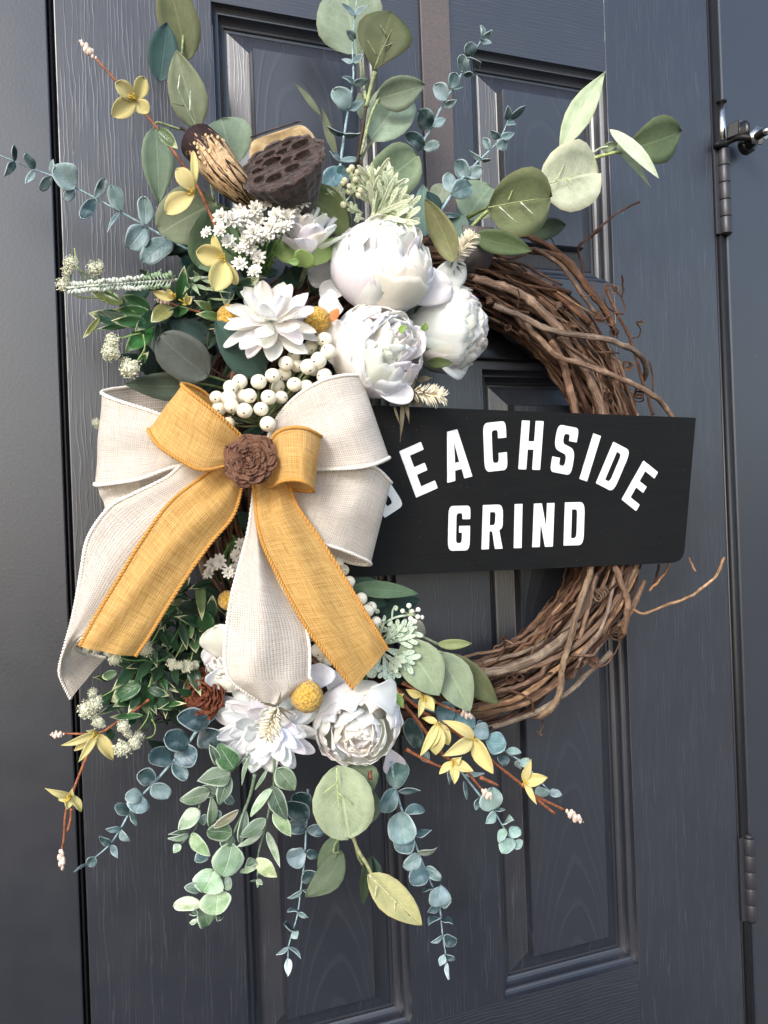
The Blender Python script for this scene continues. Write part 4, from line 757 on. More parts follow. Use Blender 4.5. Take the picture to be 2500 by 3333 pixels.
sprig('teal sprig hanging straight down at the bottom centre', 'S7', [(170, 280), (165, 400), (160, 500), (155, 600), (145, 720), (130, 830), (115, 950), (90, 1040), (65, 1130), (62, 1200)],
      [(165, 440, 58, 340, 105, srgb(50, 78, 80)), (168, 380, 100, 300, 110, srgb(40, 66, 68)), (162, 492, 58, 475, 84, T_DK), (165, 495, 262, 502, 62, T_DK), (155, 622, 55, 660, 108), (160, 620, 228, 640, 52, TLD), (148, 722, 203, 772, 84), (140, 822, 58, 866, 26), (140, 825, 207, 850, 22), (120, 940, 57, 940, 26), (115, 945, 172, 972, 26), (95, 1042, 38, 1018, 32), (90, 1050, 112, 1088, 48), (65, 1135, -2, 1178, 20), (65, 1135, 132, 1197, 22), (62, 1190, 62, 1290, 44, srgb(205, 218, 210))], (.09, .06), 6)
sprig('teal sprig of frosted round leaves hanging right of the pale leaves', 'S7', [(620, 130), (640, 260), (680, 400), (740, 550), (790, 680), (840, 800), (880, 910), (895, 1050), (915, 1180), (922, 1230)],
      [(630, 275, 685, 125, 115, srgb(74, 106, 104)), (640, 275, 570, 405, 94, srgb(86, 118, 124)), (655, 290, 778, 285, 30), (680, 400, 688, 578, 158, srgb(124, 150, 154)), (690, 410, 798, 392, 58), (740, 540, 645, 612, 114), (750, 530, 840, 503, 36), (765, 620, 868, 593, 32, srgb(120, 128, 104)), (780, 650, 685, 692, 84), (812, 710, 725, 795, 104), (810, 700, 888, 768, 58), (840, 810, 788, 837, 28), (882, 800, 868, 914, 116, TLP), (885, 900, 947, 885, 48), (880, 910, 812, 942, 42), (885, 980, 823, 1022, 32), (890, 985, 953, 1017, 28), (895, 1070, 833, 1107, 26), (900, 1072, 968, 1112, 62), (910, 1175, 883, 1232, 42), (915, 1175, 962, 1202, 32), (920, 1215, 930, 1308, 26, srgb(190, 205, 206))], (.10, .06), 7)
TG = srgb(150, 178, 172)
sprig('pale teal sprig at the lower right with a round leaf at its tip', 'S5', [(960, 1120), (990, 1170), (1100, 1310), (1170, 1390), (1220, 1470), (1270, 1550)],
      [(1150, 1390, 1162, 1265, 118, TG), (1090, 1322, 1075, 1388, 32), (1180, 1390, 1237, 1388, 22), (1180, 1400, 1128, 1462, 52, TG), (1225, 1470, 1282, 1443, 32, TG), (1235, 1490, 1198, 1562, 52, TG), (1262, 1532, 1312, 1488, 66, TG), (1272, 1545, 1222, 1625, 80, TG), (1280, 1560, 1322, 1592, 62, TG), (1020, 1200, 1122, 1190, 26, TG), (1010, 1230, 1027, 1332, 22), (925, 1160, 930, 1248, 26)], (.08, .065), 7)
sprig('teal sprig behind the yellow flowers at the lower right', 'S5', [(780, 830), (940, 890), (1060, 930), (1140, 1000), (1250, 1080), (1340, 1140), (1420, 1230), (1480, 1290)],
      [(860, 850, 965, 870, 120, srgb(84, 116, 124)), (960, 872, 1062, 945, 100, srgb(104, 140, 148)), (1060, 955, 1145, 970, 95), (1130, 1020, 1240, 1030, 118, srgb(112, 146, 150)), (1240, 1070, 1322, 1078, 42, TG), (1230, 1090, 1215, 1145, 66), (1320, 1150, 1362, 1108, 52, TG), (1300, 1120, 1320, 1165, 40), (1420, 1260, 1445, 1315, 76, TG), (1470, 1290, 1542, 1308, 48, TLP), (1080, 920, 1135, 935, 34), (770, 1050, 705, 895, 100, srgb(56, 84, 82)), (790, 1070, 822, 1135, 54), (680, 780, 800, 800, 80, srgb(44, 70, 74))], (.085, .07), 8)

# frosted green eucalyptus hanging at the bottom
FG = srgb(116, 132, 112); FP = srgb(176, 190, 168); FD = srgb(70, 88, 76); FC = (FG, FG, FP, FD)
kw = dict(mat=M_FROST, stc=srgb(108, 128, 104), shape='ovate', group='frosted green hanging branches', cat='leaf branch', name='frosted_branch', end=5)
sprig('left hanging branch of frosted green leaves with pointed tips', 'T7', [(860, 290), (740, 400), (700, 440), (500, 620), (410, 760), (395, 920), (330, 1020), (225, 1115)],
      [(690, 470, 390, 535, 180, FG), (505, 620, 235, 705, 150, FG), (410, 790, 225, 970, 160, FP), (505, 945, 518, 665, 92, FG), (310, 1012, 128, 1045, 62, FP), (330, 970, 130, 1010, 50, FD), (235, 1100, 185, 1182, 78, FP), (350, 1000, 512, 1205, 124, srgb(146, 168, 128)), (330, 1040, 385, 1172, 72, FG), (720, 420, 590, 195, 220, srgb(70, 104, 70)), (570, 385, 500, 200, 90, FD), (690, 500, 590, 745, 140, srgb(84, 102, 84)), (560, 790, 590, 900, 80, TL_), (640, 660, 720, 735, 80, srgb(84, 104, 108)), (560, 660, 430, 580, 120, FD), (450, 830, 450, 930, 90, srgb(130, 150, 150))], (.12, .10), 11, **kw)
kw['shape'] = 'round'
sprig('middle hanging branch ending in big round frosted leaves', 'T7', [(910, 470), (880, 620), (830, 770), (720, 1000), (670, 1190), (560, 1330), (500, 1560), (450, 1700), (430, 1830)],
      [(765, 790, 540, 948, 80, srgb(124, 118, 96)), (830, 800, 775, 1085, 88, FD), (705, 1000, 485, 985, 170, srgb(88, 112, 86)), (705, 1090, 620, 1385, 272, srgb(126, 150, 128)), (545, 1330, 440, 1530, 280, srgb(160, 184, 156)), (575, 1510, 570, 1742, 268, srgb(152, 172, 144)), (432, 1640, 178, 1650, 124, srgb(204, 210, 186)), (432, 1500, 275, 1488, 92, srgb(150, 164, 156)), (640, 1400, 692, 1512, 84, srgb(136, 150, 140)), (440, 1660, 490, 1825, 178, srgb(118, 142, 112)), (405, 1790, 327, 1812, 50, FP), (590, 1730, 585, 1795, 66, FD), (470, 1185, 380, 1260, 108, srgb(100, 124, 130)), (420, 1800, 440, 1855, 24, FP), (340, 1720, 400, 1735, 60, FD), (700, 1010, 620, 1130, 130, srgb(70, 92, 74))], (.12, .085), 16, **kw)
kw['shape'] = 'ovate'
sprig('right hanging branch of small frosted leaves with a pale bud', 'T7', [(1085, 290), (1080, 560), (1040, 780), (1000, 980), (950, 1150), (935, 1300), (935, 1420)],
      [(1108, 412, 1265, 612, 190, FG), (1068, 600, 875, 852, 88, FP), (1068, 580, 1195, 882, 164, FD), (1010, 870, 775, 1035, 124, FG), (1080, 812, 1235, 1028, 124, srgb(154, 174, 138)), (990, 980, 738, 1128, 58, FP), (1020, 990, 1138, 1308, 72, FP), (925, 1225, 1112, 1392, 132, srgb(192, 204, 168)), (930, 1300, 778, 1352, 66, FP), (912, 1240, 826, 1302, 86, FG), (935, 1415, 978, 1466, 46, FP), (935, 1430, 870, 1432, 16, FG), (935, 1420, 935, 1490, 30, FP), (870, 310, 795, 570, 42, FG), (1030, 420, 915, 612, 34, FG), (940, 1300, 1000, 1350, 90, FG)], (.12, .10), 12, **kw)

# ------------------------------------------------------------------ variegated leaves
VG = srgb(52, 96, 54); VGD = srgb(34, 66, 42)
def varieg(label, loc, fr, L, stems, d, sh='ovate'):
    t = thing('variegated_sprig', label, 'leaf sprig', P(*loc))
    for s in stems: pxtube(t, fr, s, 8, M_STEM, vary(srgb(70, 110, 60)), 'stem', 6)
    for a in L: leaf(t, M_VAR, vary(a[5] if len(a) > 5 else rnd.choice((VG, VG, VGD)), .12), fr, *a[:5], d+rnd.uniform(-.012, .012), d+rnd.uniform(-.012, .02), sh, th=.0006, groove=1., curl=rnd.uniform(-.05, .12))
varieg('cream edged green leaves sticking out left above the cream flower heads', ('T5', 760, 780, .1), 'T5',
       [(555, 640, 298, 525, 100, srgb(120, 130, 70)), (745, 690, 556, 578, 128), (772, 720, 478, 688, 118), (620, 790, 308, 708, 130), (385, 740, 265, 888, 48, srgb(130, 136, 84)), (560, 800, 368, 822, 40), (960, 635, 997, 365, 95), (900, 655, 755, 775, 118, srgb(150, 150, 96)), (905, 705, 1035, 675, 78), (1245, 742, 1080, 715, 70, srgb(96, 130, 80)), (1185, 695, 1065, 615, 70, srgb(110, 150, 100)), (762, 800, 565, 985, 140, srgb(70, 130, 66)), (690, 1062, 740, 985, 52), (720, 770, 470, 760, 90), (800, 700, 640, 840, 110, VGD), (1000, 700, 870, 690, 90, VGD)],
       [[(520, 890, .09), (650, 850, .10), (760, 780, .105), (900, 720, .10)], [(690, 830, .10), (712, 930, .10), (705, 1010, .10), (670, 1062, .10)], [(760, 780, .10), (850, 740, .10), (1000, 700, .09), (1200, 640, .08)], [(555, 640, .10), (470, 570, .10), (330, 500, .10)], [(1160, 560, .09), (1180, 640, .09), (1160, 700, .085)]], .10)
varieg('tangle of cream edged dark green leaves below the long gold ribbon tail', ('T6', 900, 800, .09), 'T6',
       [(860, 900, 588, 1062, 170), (870, 790, 660, 965, 120), (780, 1020, 448, 1185, 70, VGD), (900, 900, 905, 1168, 140), (875, 1185, 578, 1200, 66), (1005, 1085, 1262, 1078, 64), (900, 800, 1195, 980, 84, VGD), (920, 940, 1112, 1010, 90, VGD), (1385, -20, 1402, 332, 96, srgb(110, 130, 84)), (1240, 150, 1100, 185, 60, srgb(120, 130, 90)), (1430, 240, 1440, 485, 160, VG), (1275, 360, 1310, 495, 104, srgb(120, 160, 100)), (1305, 410, 1350, 625, 124, srgb(100, 140, 90)), (1310, 490, 1195, 625, 56, srgb(130, 160, 110)), (640, 790, 505, 845, 90, srgb(84, 110, 84)), (1040, 400, 940, 560, 70, VGD), (960, 700, 720, 760, 80, VGD), (760, 720, 610, 700, 80, VGD), (760, 1050, 600, 1110, 110), (930, 760, 1000, 640, 70, VGD), (1040, 250, 1160, 90, 120, VGD), (1160, 60, 1300, -60, 110, VGD), (1480, 330, 1500, 100, 110, VGD), (1120, 330, 1200, 210, 80, VGD), (960, 560, 1060, 380, 90, VGD), (800, 1200, 700, 1300, 90, VGD), (600, 1400, 560, 1280, 80, VGD)],
       [[(850, 900, .10), (870, 820, .10), (930, 720, .10), (1040, 690, .11), (1150, 600, .10), (1200, 400, .09)], [(620, 650, .10), (760, 690, .11), (900, 690, .11), (1000, 720, .10)], [(920, 960, .10), (960, 840, .10), (900, 740, .10)], [(1180, 180, .09), (1210, 300, .10), (1200, 400, .10), (1120, 540, .10)], [(1060, 250, .09), (1170, 300, .09), (1240, 350, .09)], [(1250, 1470, .08)[:0] or (940, 1150, .10), (985, 1300, .10), (960, 1370, .10), (890, 1390, .09)]], .095)
# dark filler leaves packed behind the flowers
fil = thing('filler_greenery', 'dark green filler leaves packed behind the flowers and the bow', 'foliage', P('N', 820, 1500, .05))
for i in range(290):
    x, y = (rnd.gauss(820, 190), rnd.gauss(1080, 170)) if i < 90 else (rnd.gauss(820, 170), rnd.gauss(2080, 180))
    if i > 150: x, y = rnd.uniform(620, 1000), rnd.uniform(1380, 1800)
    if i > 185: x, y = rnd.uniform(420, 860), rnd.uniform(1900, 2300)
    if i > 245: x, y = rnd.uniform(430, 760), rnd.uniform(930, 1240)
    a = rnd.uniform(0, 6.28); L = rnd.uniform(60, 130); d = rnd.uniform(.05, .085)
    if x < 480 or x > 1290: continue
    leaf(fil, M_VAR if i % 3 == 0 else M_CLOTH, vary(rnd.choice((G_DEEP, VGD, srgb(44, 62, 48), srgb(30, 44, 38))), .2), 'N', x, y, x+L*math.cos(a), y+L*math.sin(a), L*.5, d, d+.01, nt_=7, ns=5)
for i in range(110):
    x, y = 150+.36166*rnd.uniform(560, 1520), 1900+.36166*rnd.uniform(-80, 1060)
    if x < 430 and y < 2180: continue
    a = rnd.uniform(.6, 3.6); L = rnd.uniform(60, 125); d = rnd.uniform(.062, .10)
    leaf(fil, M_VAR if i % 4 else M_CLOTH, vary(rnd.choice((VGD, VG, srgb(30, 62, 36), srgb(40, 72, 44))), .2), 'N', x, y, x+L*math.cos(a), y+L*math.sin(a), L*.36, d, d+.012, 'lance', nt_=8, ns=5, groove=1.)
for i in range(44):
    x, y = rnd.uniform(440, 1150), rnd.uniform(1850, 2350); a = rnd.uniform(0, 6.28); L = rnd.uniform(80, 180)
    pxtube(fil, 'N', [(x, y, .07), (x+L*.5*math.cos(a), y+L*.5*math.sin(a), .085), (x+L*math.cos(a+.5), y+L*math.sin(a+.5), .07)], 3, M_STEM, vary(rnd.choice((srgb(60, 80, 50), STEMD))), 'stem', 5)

# ------------------------------------------------------------------ flowers
def frame(axis, spin=0.):
    a = nrm(np.asarray(axis, float)); e1 = nrm(np.cross(a, [.13, .2, .97])); e2 = np.cross(a, e1); c, s = math.cos(spin), math.sin(spin)
    return a, e1*c+e2*s, e2*c-e1*s
WH = srgb(250, 249, 247); WHB = srgb(247, 248, 250)
def shell_petal(par, C, a, e1, e2, Rl, phi, hw, th0, th1, seed, col, flare=.1, ruf=.05, sq=.9, n=15, m=13, mat=M_WHITE):
    rg = random.Random(seed); p = [rg.uniform(0, 6) for _ in range(4)]
    t = np.linspace(0, 1, n)[:, None]; s = np.linspace(-1, 1, m)[None, :]
    top = 1-.16*np.abs(s)**2.6+ruf*(np.sin(s*6+p[0])+.6*np.sin(s*13+p[1])+.4*np.sin(s*21+p[3]))-.07*np.exp(-(s/.12)**2)*(rg.random() < .6)
    th = th0+(th1-th0)*t*top
    wd = hw*(.35+.65*np.sin(np.clip(t*1.25, 0, 1)*math.pi/2))*(1-.10*t**6)
    ph = phi+s*wd+.05*np.sin(t*5+p[2])
    r = Rl*(1+flare*t**5+.022*np.sin(s*8+p[1])*t+.018*np.sin(s*17+p[2])*t**2+.03*np.sin(t*6+p[3])*s - .03*s*s)
    G = C+(r*-np.cos(th)*sq)[..., None]*a+(r*np.sin(th))[..., None]*(np.cos(ph)[..., None]*e1+np.sin(ph)[..., None]*e2)
    G = G[:, ::-1]
    uv = np.stack(np.broadcast_arrays(t, (s[:, ::-1]+1)/2), -1).reshape(-1, 2)
    V, F, U = grid(G, .0005, uv); return mk('petal', V, F, mat, par, U, vary(col, .025))
def peony(label, fr, x, y, d, rpx, axis, seed, layers=None, heart=(.9, .62), core=0, col=WH, spin=0., sq=.9, loose=0):
    C = P(fr, x, y, d); Rr_ = rpx*mpp(fr, C); a, e1, e2 = frame(axis, spin)
    t = thing('white_peony', label, 'flower', C-a*Rr_*.8, 'white silk peonies'); rg = random.Random(seed)
    layers = layers or [(1.0, 5, .92, 104, .03), (.975, 5, .92, 118, .01), (.95, 5, .86, 130, .0), (.92, 6, .72, 139, .0)]
    for li, (f, n, hw, top, fl) in enumerate(layers):
        o_ = rg.uniform(0, 6)
        for k in range(n):
            shell_petal(t, C, a, e1, e2, Rr_*f*rg.uniform(.97, 1.03), o_+k*2*math.pi/n+rg.uniform(-.12, .12), hw*rg.uniform(.9, 1.1), R(8), R(top+rg.uniform(-8, 8)), rg.random()*1e6, col, fl*rg.uniform(.4, 1.5), .022+.006*li, sq)
    for k in range(18):
        q = k*2.4; ro = heart[1]*math.sqrt((k+.5)/18); dr = e1*math.cos(q)+e2*math.sin(q); B = C+dr*Rr_*ro*.7-a*Rr_*.1; T = C+dr*Rr_*ro*rg.uniform(.85, 1.15)+a*Rr_*heart[0]*rg.uniform(.88, 1.04)*math.sqrt(max(.1, 1-.75*ro*ro))
        W3 = nrm(np.cross(a, dr)); N = nrm(np.cross(W3, T-B)); N = N if np.dot(N, dr) > 0 else -N
        V, F, U = blade(B, T, W3, N, Rr_*rg.uniform(.66, .86), 'wide', curl=.06, cup=-.16, ruffle=.06, wob=.05, seed=rg.randint(0, 9999), nt_=12, ns=11, recurve=rg.uniform(.0, .12)); mk('petal', V, F, M_WHITE, t, U, vary(col, .02))
    V, F, U = ellipsoid(C-a*Rr_*(.12 if heart[0] > .8 else .3), Rr_*(core or (.74 if heart[0] > .8 else .6)), 20, 12); mk('flower_core', V, F, M_WHITE, t, np.zeros((len(V), 2)), col)
    for k in range(loose):
        q = rg.uniform(0, 6.28); dr = e1*math.cos(q)+e2*math.sin(q); B = C-a*Rr_*.75; T = C-a*Rr_*rg.uniform(.5, .8)+dr*Rr_*rg.uniform(1.0, 1.2)
        W3 = nrm(np.cross(a, dr)); N = nrm(np.cross(W3, T-B)); N = N if np.dot(N, a) > 0 else -N
        V, F, U = blade(B, T, W3, N, Rr_*.9, 'wide', curl=-.1, cup=.12, ruffle=.05, seed=rg.randint(0, 9999), nt_=14, ns=11); mk('petal', V, F, M_WHITE, t, U, vary(col, .02))
    return t, C, Rr_
p1, C1, R1_ = peony('large white peony at the top of the flower cluster, opening upward', 'R5', 1070, 445, .125, 282, vdir(.30, .80, .55), 11, spin=.4, sq=.88)
def petalpx(par, fr, bx_, by_, tx, ty, w, d0, d1, shape='wide', tilt=0., col=WH, **k):
    k = dict(dict(curl=.1, cup=.15, ruffle=.04, nt_=14, ns=11, wob=.05), **k)
    V, F, U = leafpx(fr, bx_, by_, tx, ty, w, d0, d1, shape, tilt, **k); return mk('petal', V, F, M_WHITE, par, U, vary(col, .02))
petalpx(p1, 'R5', 1180, 610, 1440, 545, 190, .115, .125, 'wide', .25, curl=.12, ruffle=.12, cup=.04); petalpx(p1, 'R5', 1300, 560, 1515, 440, 160, .11, .115, 'wide', -.2, curl=.1, ruffle=.13, cup=.03); petalpx(p1, 'R5', 900, 560, 730, 590, 110, .11, .10, 'wide', -.3); petalpx(p1, 'R5', 840, 480, 665, 480, 140, .09, .09, 'wide', .2, WHB, ruffle=.07)
p2, C2, R2_ = peony('white peony in the middle of the cluster with its frilled heart turned right', 'R5', 1050, 900, .125, 262, vdir(.62, .22, .75), 23, spin=1.2, sq=.92)
petalpx(p2, 'R5', 1000, 1090, 1235, 1150, 120, .13, .14, 'wide', .2, curl=.05)
petalpx(p2, 'R5', 850, 690, 750, 600, 120, .14, .13, 'wide', .2, ruffle=.08); petalpx(p2, 'R5', 900, 1010, 775, 740, 190, .13, .135, 'wide', .35, ruffle=.07, curl=.05)
p3, C3, R3_ = peony('white peony at the right of the cluster, seen from its side with ribbed outer petals', 'R5', 1420, 785, .085, 238, vdir(.80, .02, .06), 37, spin=.2, sq=1.02, core=.6)
petalpx(p3, 'R5', 1330, 900, 1520, 1010, 150, .10, .09, 'wide', .2, curl=.1); petalpx(p3, 'R5', 1330, 830, 1420, 700, 150, .11, .12, 'wide', .3, curl=.1, ruffle=.14, cup=.03)
p4, C4, R4_ = peony('lower white peony beside the yellow bell flowers with a deep open heart', 'S5', 440, 915, .13, 240, vdir(.12, -.38, .92), 41, spin=2.2, sq=.9,
    layers=[(1.0, 5, .92, 108, .03), (.975, 5, .92, 120, .01), (.95, 6, .75, 124, .0), (.92, 6, .66, 122, .0)], heart=(.78, .62))
petalpx(p4, 'S5', 500, 760, 640, 800, 190, .175, .16, 'wide', .3, curl=.08); petalpx(p4, 'S5', 600, 1060, 640, 1180, 130, .10, .09, 'petal', .2, WHB); petalpx(p4, 'S5', 210, 600, 250, 725, 150, .13, .14, 'wide', .2, WHB, cup=.25); petalpx(p4, 'S5', 300, 760, 330, 640, 120, .12, .11, 'wide', .1, WHB)
p5, C5, R5_ = peony('half hidden white peony behind the short white ribbon tail', 'S4', 1085, 600, .105, 150, vdir(-.4, .35, .8), 53, spin=.7)
petalpx(p5, 'S4', 1080, 560, 990, 400, 190, .12, .13, 'wide', .4, ruffle=.1, cup=.05); petalpx(p5, 'S4', 1080, 480, 945, 600, 150, .11, .11, 'wide', .4, ruffle=.12, cup=.05); petalpx(p5, 'S4', 1060, 600, 990, 720, 140, .12, .11, 'wide', .2, WHB, ruffle=.06)
def sepal(par, fr, *a, col=srgb(140, 172, 96), **k):
    V, F, U = leafpx(fr, *a, **k); return mk('sepal', V, F, M_YEL, par, U, vary(col))
sepal(p2, 'R5', 1160, 800, 1200, 760, 40, .17, .175); sepal(p3, 'R5', 1290, 790, 1305, 745, 40, .17, .175); sepal(p3, 'R5', 1310, 965, 1450, 965, 60, .12, .13, col=srgb(78, 92, 54)); sepal(p2, 'R5', 1240, 700, 1345, 655, 70, .10, .11, col=srgb(74, 92, 60))
sepal(p4, 'S5', 635, 760, 680, 830, 50, .14, .15); sepal(p2, 'R5', 830, 720, 785, 690, 75, .15, .15, col=srgb(222, 148, 92))
def dahlia(t, C, Rr_, axis, layers, seed, shape='petal', mat=M_WHITE, col=WH, name='petal', spin=0., keep=None, **kw):
    a, e1, e2 = frame(axis, spin); rg = random.Random(seed)
    for (n, L, el, w, base) in layers:
        o_ = rg.uniform(0, 6.28)
        for k in range(n):
            q = o_+k*2*math.pi/n+rg.uniform(-.1, .1); e = R(el+rg.uniform(-6, 6)); dr = e1*math.cos(q)+e2*math.sin(q)
            if keep is not None and not keep(dr): continue
            u = dr*math.cos(e)+a*math.sin(e); B = C+dr*Rr_*base+a*Rr_*.0; T = B+u*Rr_*L*rg.uniform(.92, 1.06); W3 = nrm(np.cross(a, dr)); N = nrm(np.cross(u, W3)); N = N if np.dot(N, a*math.cos(e)-dr*math.sin(e)) > 0 else -N
            k2 = dict(dict(curl=rg.uniform(-.12, .02), cup=rg.uniform(-.02, .12), ruffle=.06, wob=.1, nt_=12, ns=9, recurve=rg.uniform(0, .12), groove=.8, th=.0003), **kw)
            V, F, U = blade(B, T, W3, N, Rr_*w, shape, seed=rg.randint(0, 9999), **k2); mk(name, V, F, mat, t, U, vary(col, .03))
C = P('R5', 475, 730, .135); Rr_ = 268*mpp('R5', C); ax = vdir(.05, .62, .74)
d1 = thing('white_dahlia', 'white dahlia with rounded petals left of the peonies, above the berries', 'flower', C, 'white pointed petalled blooms')
dahlia(d1, C, Rr_, ax, [(10, 1.02, -12, .40, .05), (10, .98, 2, .40, .05), (8, .90, 20, .38, .05), (7, .80, 44, .36, .04), (5, .72, 68, .34, .03)], 5, spin=.3)
C = P('R5', 655, 405, .115); Rr_ = 250*mpp('R5', C)
d2 = thing('white_bud', 'half open white bloom with green sepals below the rolled olive leaf', 'flower', C, 'white pointed petalled blooms')
dahlia(d2, C, Rr_, vdir(.12, .88, .42), [(8, .92, 40, .54, .05), (8, 1.0, 56, .56, .05), (7, 1.04, 70, .56, .04), (5, 1.02, 80, .5, .03)], 9, spin=.1, cup=.2, curl=.02, recurve=.03, wob=.05)
sepal(d2, 'R5', 640, 420, 482, 320, 105, .12, .115, col=srgb(156, 180, 118), shape='wide', tilt=.2); sepal(d2, 'R5', 640, 445, 660, 355, 120, .13, .15, col=srgb(150, 178, 112), shape='wide', tilt=.1); sepal(d2, 'R5', 680, 430, 832, 285, 95, .13, .12, col=srgb(158, 184, 116), tilt=-.3); sepal(d2, 'R5', 620, 420, 560, 420, 40, .14, .14, col=srgb(150, 178, 112))
pxtube(d2, 'R5', [(655, 420, .115), (650, 470, .105), (620, 560, .08)], 15, M_STEM, srgb(110, 120, 96), 'stem')
C = P('S4', 1270, 935, .115); Rr_ = 268*mpp('S4', C)
d3 = thing('white_dahlia', 'white dahlia at the bottom with drooping petals under the bristly grass plume', 'flower', C, 'white pointed petalled blooms')
dahlia(d3, C, Rr_, vdir(-.02, -.30, .95), [(13, 1.12, -8, .36, .06), (13, 1.0, 8, .36, .06), (12, .88, 22, .36, .06), (11, .74, 36, .36, .06), (8, .55, 54, .36, .05)], 15, col=WHB, spin=.2)
# yellow forsythia
YL = srgb(216, 204, 142); BR = srgb(150, 92, 62); PK = srgb(222, 200, 186)
def forsythia(label, fr, stems, flowers, buds, d=.11, r=9):
    t = thing('forsythia_branch', label, 'flower branch', P(fr, *stems[0][0], d), 'yellow forsythia branches')
    for s in stems:
        pxtube(t, fr, [(x, y, d-.004*i) for i, (x, y) in enumerate(s)], r, M_STEM, vary(BR), 'stem', 8, 6, .35, r*.7)
    for c, L in flowers:
        for (tx, ty, w) in L:
            V, F, U = leafpx(fr, c[0]+rnd.uniform(-6, 6), c[1]+rnd.uniform(-6, 6), tx, ty, w*(1 if fr == 'R1' else .78), d+.004, d+rnd.uniform(.0, .018), 'petal' if fr == 'R1' else 'ovate', rnd.uniform(-.4, .4), curl=rnd.uniform(.03, .18), cup=.22, groove=1., ruffle=.03); mk('petal', V, F, M_YEL, t, U, vary(YL, .07))
        for k in range(5):
            p = P(fr, c[0], c[1], d+.006); q = p-f_*.007+(h_*rnd.uniform(-1, 1)+Z_*rnd.uniform(-1, 1))*.004; V, F, U = tube(crom([p, (p+q)/2+h_*.001, q], 3), .0006, 5); mk('stamen', V, F, M_YEL, t, np.zeros((len(V), 2)), srgb(224, 196, 90))
        V, F, U = ellipsoid(P(fr, c[0], c[1], d+.003), 10*mpp(fr, P(fr, c[0], c[1], d)), 8, 6); mk('calyx', V, F, M_STEM, t, None, srgb(180, 160, 80))
    for (bx_, by_, tx, ty, w) in buds:
        B, T = P(fr, bx_, by_, d-.01), P(fr, tx, ty, d-.01); ps = []
        for k in range(14):
            q = k/13; c = B+(T-B)*q; rr_ = w/2*mpp(fr, B)*math.sin(math.pi*(.15+.8*q))
            off = (h_*math.cos(k*2.4)+Z_*math.sin(k*2.4))*rr_*.5; ps.append(ellipsoid(c+off-f_*rr_*.3, (rr_*.6, rr_*.6, rr_*.9), 7, 5))
        V, F, U = joined(ps); mk('bud', V, F, M_STEM, t, None, PK)
forsythia('yellow flowering twig reaching to the upper left with a pink tip bud', 'R1', [[(1310, 1380), (1290, 1350), (1220, 1190), (1150, 1060), (1050, 920), (960, 790), (850, 660), (700, 490), (570, 345)]],
          [((812, 600), [(692, 492, 100), (862, 458, 92), (668, 695, 115), (892, 680, 95)]), ((1165, 1165), [(1062, 1008, 105), (1160, 905, 48), (995, 1282, 120)]), ((1345, 1560), [(1175, 1508, 130), (1282, 1410, 58), (1280, 1745, 145), (1420, 1710, 70)])], [(572, 348, 475, 240, 50)], .125, 11)
for L in [('R1', 950, 775, 1068, 895, 82)]: leaf(bpy.data.objects['forsythia_branch'], M_VAR, srgb(70, 96, 50), *L, .13, .135)
forsythia('small yellow petals and a pink bud among the cream edged leaves', 'T5', [[(1110, 700), (1000, 670), (890, 635)]], [((925, 600), [(765, 550, 92), (870, 520, 60)]), ((1000, 640), [(1055, 585, 76), (1010, 560, 50)])], [(905, 640, 775, 608, 40)], .105, 10)
forsythia('yellow flowering twig drooping at the lower left edge', 'S4', [[(640, 790), (560, 850), (480, 900), (370, 970), (170, 975)], [(350, 990), (290, 1130), (235, 1270), (190, 1400), (180, 1540), (165, 1610)], [(220, 1380), (215, 1440), (200, 1500)]],
          [((355, 972), [(165, 1038, 58), (235, 1068, 66), (258, 1130, 60), (443, 1118, 92), (300, 960, 40)]), ((215, 1310), [(78, 1270, 50), (150, 1335, 62), (272, 1397, 56), (195, 1385, 60), (225, 1270, 40)])], [(175, 978, 105, 980, 34), (165, 1605, 172, 1712, 44)], .10, 8)
forsythia('yellow bell flowered twigs spreading to the lower right of the wreath', 'S5', [[(630, 712), (700, 780), (850, 900), (1000, 990), (1160, 1120), (1300, 1230), (1400, 1310), (1560, 1390)], [(690, 820), (780, 930), (900, 1090), (1000, 1150), (1120, 1290)], [(680, 700), (850, 800), (990, 860)], [(1330, 1250), (1420, 1340), (1500, 1405)], [(700, 1060), (830, 1130), (890, 1155)], [(1100, 1210), (1200, 1256)]],
          [((870, 920), [(775, 1098, 66), (862, 1088, 126), (926, 1036, 88), (785, 892, 48), (936, 968, 50), (820, 1060, 80)]), ((1060, 1000), [(895, 905, 84), (896, 1095, 100), (1172, 1190, 116)]), ((950, 1130), [(878, 1194, 56), (960, 1248, 66), (1064, 1180, 76), (1000, 1100, 60)]), ((1335, 1225), [(1375, 1112, 62), (1464, 1212, 92), (1405, 1358, 46)]), ((790, 770), [(850, 855, 84), (765, 890, 52), (700, 735, 60), (860, 810, 50)]), ((660, 780), [(690, 840, 60), (690, 760, 60), (640, 720, 40)])],
          [(1565, 1392, 1655, 1452, 46), (1112, 1282, 1165, 1322, 40), (985, 856, 1065, 890, 36), (930, 1150, 975, 1215, 34)], .115, 10)

